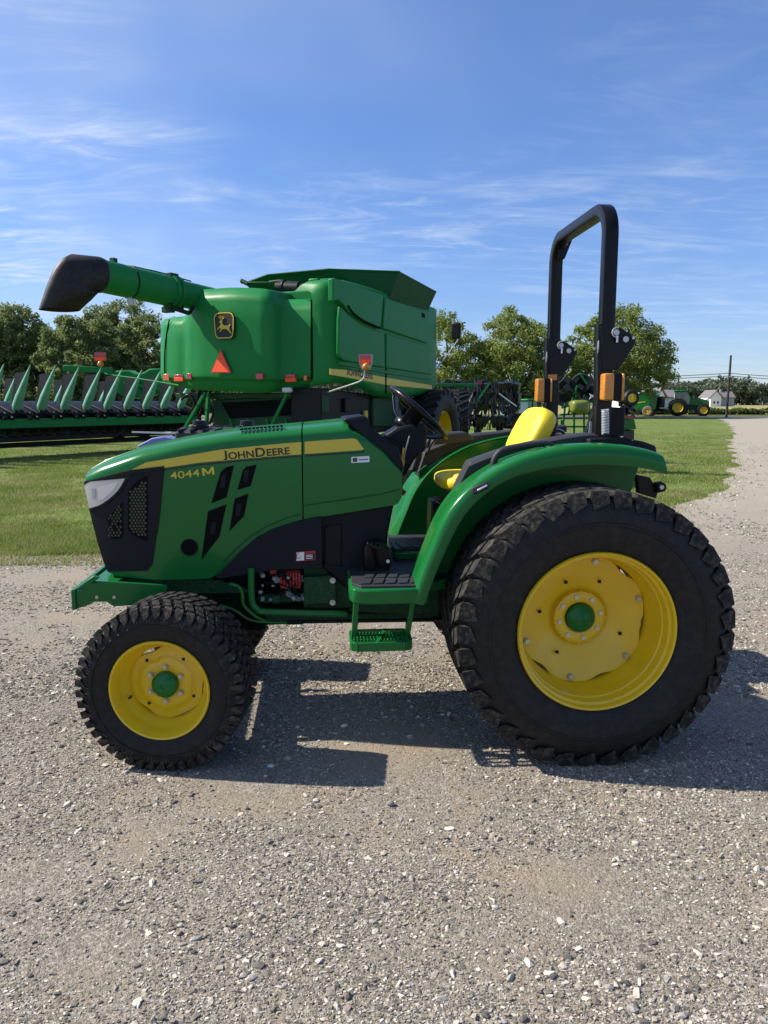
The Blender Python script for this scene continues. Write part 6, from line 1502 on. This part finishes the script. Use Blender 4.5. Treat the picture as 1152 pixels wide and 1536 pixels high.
h1, w1 = building('farmhouse', 'white gabled farmhouse with grey roof beyond the field beside the pole', 1066, 1082, 235, 2.9, 4.7, 8, M['white'], M['roof'], True)
b = MB(); b.prism([(w1, 1.5, 0), (w1, 7, 0), (w1, 7, 2.6), (w1, 4.2, 4.2), (w1, 1.5, 2.6)], (4.6, 0, 0)); b.build('wall', M['grey'], h1, smooth=0)
b = MB(); b.prism([(w1, 1.2, 2.5), (w1, 4.2, 4.25), (w1, 4.2, 4.5), (w1, 1.2, 2.75)], (4.9, 0, 0)); b.build('roof', M['roof'], h1, smooth=0)
b = MB(); b.prism([(-w1 - 2.2, 1, 0), (-w1, 1, 0), (-w1, 1, 2.8), (-w1 - 2.2, 1, 1.3)], (0, 5, 0)); b.build('lean_to', M['white'], h1, smooth=0)
b = MB(); b.box((w1 + 1.5, 4.2, 4.6), (.6, .6, 1.2)); b.build('chimney', M['grey'], h1)
for x in (-.5, .6):
    b = MB(); b.box((x, -.02, 1.2), (.5, .06, .7)); b.build('window', M['dark'], h1)
building('barn', 'long low white barn with pale roof behind the round baler', 930, 992, 160, 2.5, 3.5, 9, M['white'], M['white'], cat='barn')
building('shed', 'white gable end shed with grey roof between baler and far tractor', 986, 997, 150, 2.6, 3.9, 8, M['white'], M['roof'], True, 'shed')
building('storage_building', 'grey roofed storage building behind the far tractor', 996, 1018, 152, 2.3, 3.6, 8, M['lightgrey'], M['roof'], cat='shed')
p = on_ground(1091, 78); ptop = at(1096.5, 533, 78)
pole = thing('utility_pole', 'tall dark wooden utility pole at the roadside with two wires', 'utility pole', p)
b = MB(); b.cyl((0, 0, -.2), (ptop.x - p[0], 0, ptop.z), .13, .1, n=12); b.build('pole', M['wood'], pole, smooth=60)
b = MB(); b.cyl((ptop.x - p[0] - .02, -.18, ptop.z - 2.1), (ptop.x - p[0] - .02, .05, ptop.z - 2.1), .07, n=8); b.build('insulator', M['grey'], pole)
def wire(label, pts, r_):
    b = MB(); P = [at(a, c, Y) for a, c, Y in pts]; sag = []
    for (a, c) in zip(P, P[1:]):
        for k in range(14): t = k / 14; q = a.lerp(c, t); q.z -= 1.0 * t * (1 - t) * 1.2; sag.append(q)
    sag.append(P[-1]); b.tube(sag, r_, 5); tag(b.build('overhead_wire', M['ink'], smooth=60), label, 'wire', 'overhead wires by the road')
wire('upper overhead wire running past the utility pole', [(560, 572, 79), (1094, 560, 78), (1500, 572, 70)], .03)
wire('lower overhead wire running past the utility pole', [(560, 573.5, 79.3), (1094, 564, 78.3), (1500, 576, 70.3)], .03)

# black ribbed tank that shows over the hood
tk = thing('plastic_tank', 'black ribbed plastic tank with two round caps showing just above the tractor hood', 'tank', (at(322, 640, 7.2).x, 7.2, 0), R(4)); K_ = Lp(tk, 7.2)
def KL(px, py, o=0.): p = K_(px, py, o); return Vector((p.x * math.cos(R(4)) + p.y * math.sin(R(4)), -p.x * math.sin(R(4)) + p.y * math.cos(R(4)), p.z))
zt2 = KL(300, 643).z
b = MB(); b.prism([Vector((KL(263, 650).x, y, z)) for y, z in ((0, .62), (.62, .62), (.62, zt2 - .02), (.3, zt2 + .005), (0, zt2 - .03))], (KL(392, 650).x - KL(263, 650).x, 0, 0)); b.build('tank_body', M['pad'], tk, bevel=.015)
for i in range(7):
    x = KL(270 + i * 18, 650).x; b = MB(); b.bar((x, -.012, zt2 - .02), (x + .05, .62, zt2 + .0), .03, .03); b.build('rib', M['gloss_black'], tk, bevel=.006)
for px in (268, 387):
    for y in (.06, .56):
        b = MB(); x = KL(px, 650).x; b.bar((x, y, 0), (x, y, .63), .05, .05); b.build('leg', M['cast'], tk)
for px in (300, 371):
    b = MB(); q = KL(px, 640, .2); q.z = zt2 - .01; b.lathe([(.085, 0), (.085, .03), (.07, .035), (.066, .075), (.055, .082), (0, .084)], q, 'Z', 24); b.build('cap', M['gloss_black'], tk, smooth=40)
b = MB(); b.bar(KL(198, 648), KL(266, 650), .014, .014); b.build('rod', M['lightgrey'], tk)
b = MB(); b.prism([KL(204, 670), KL(228, 657), KL(247, 655), KL(264, 660), KL(264, 680)], (0, .3, 0)); b.build('side_panel', M['blue'], tk, bevel=.01)
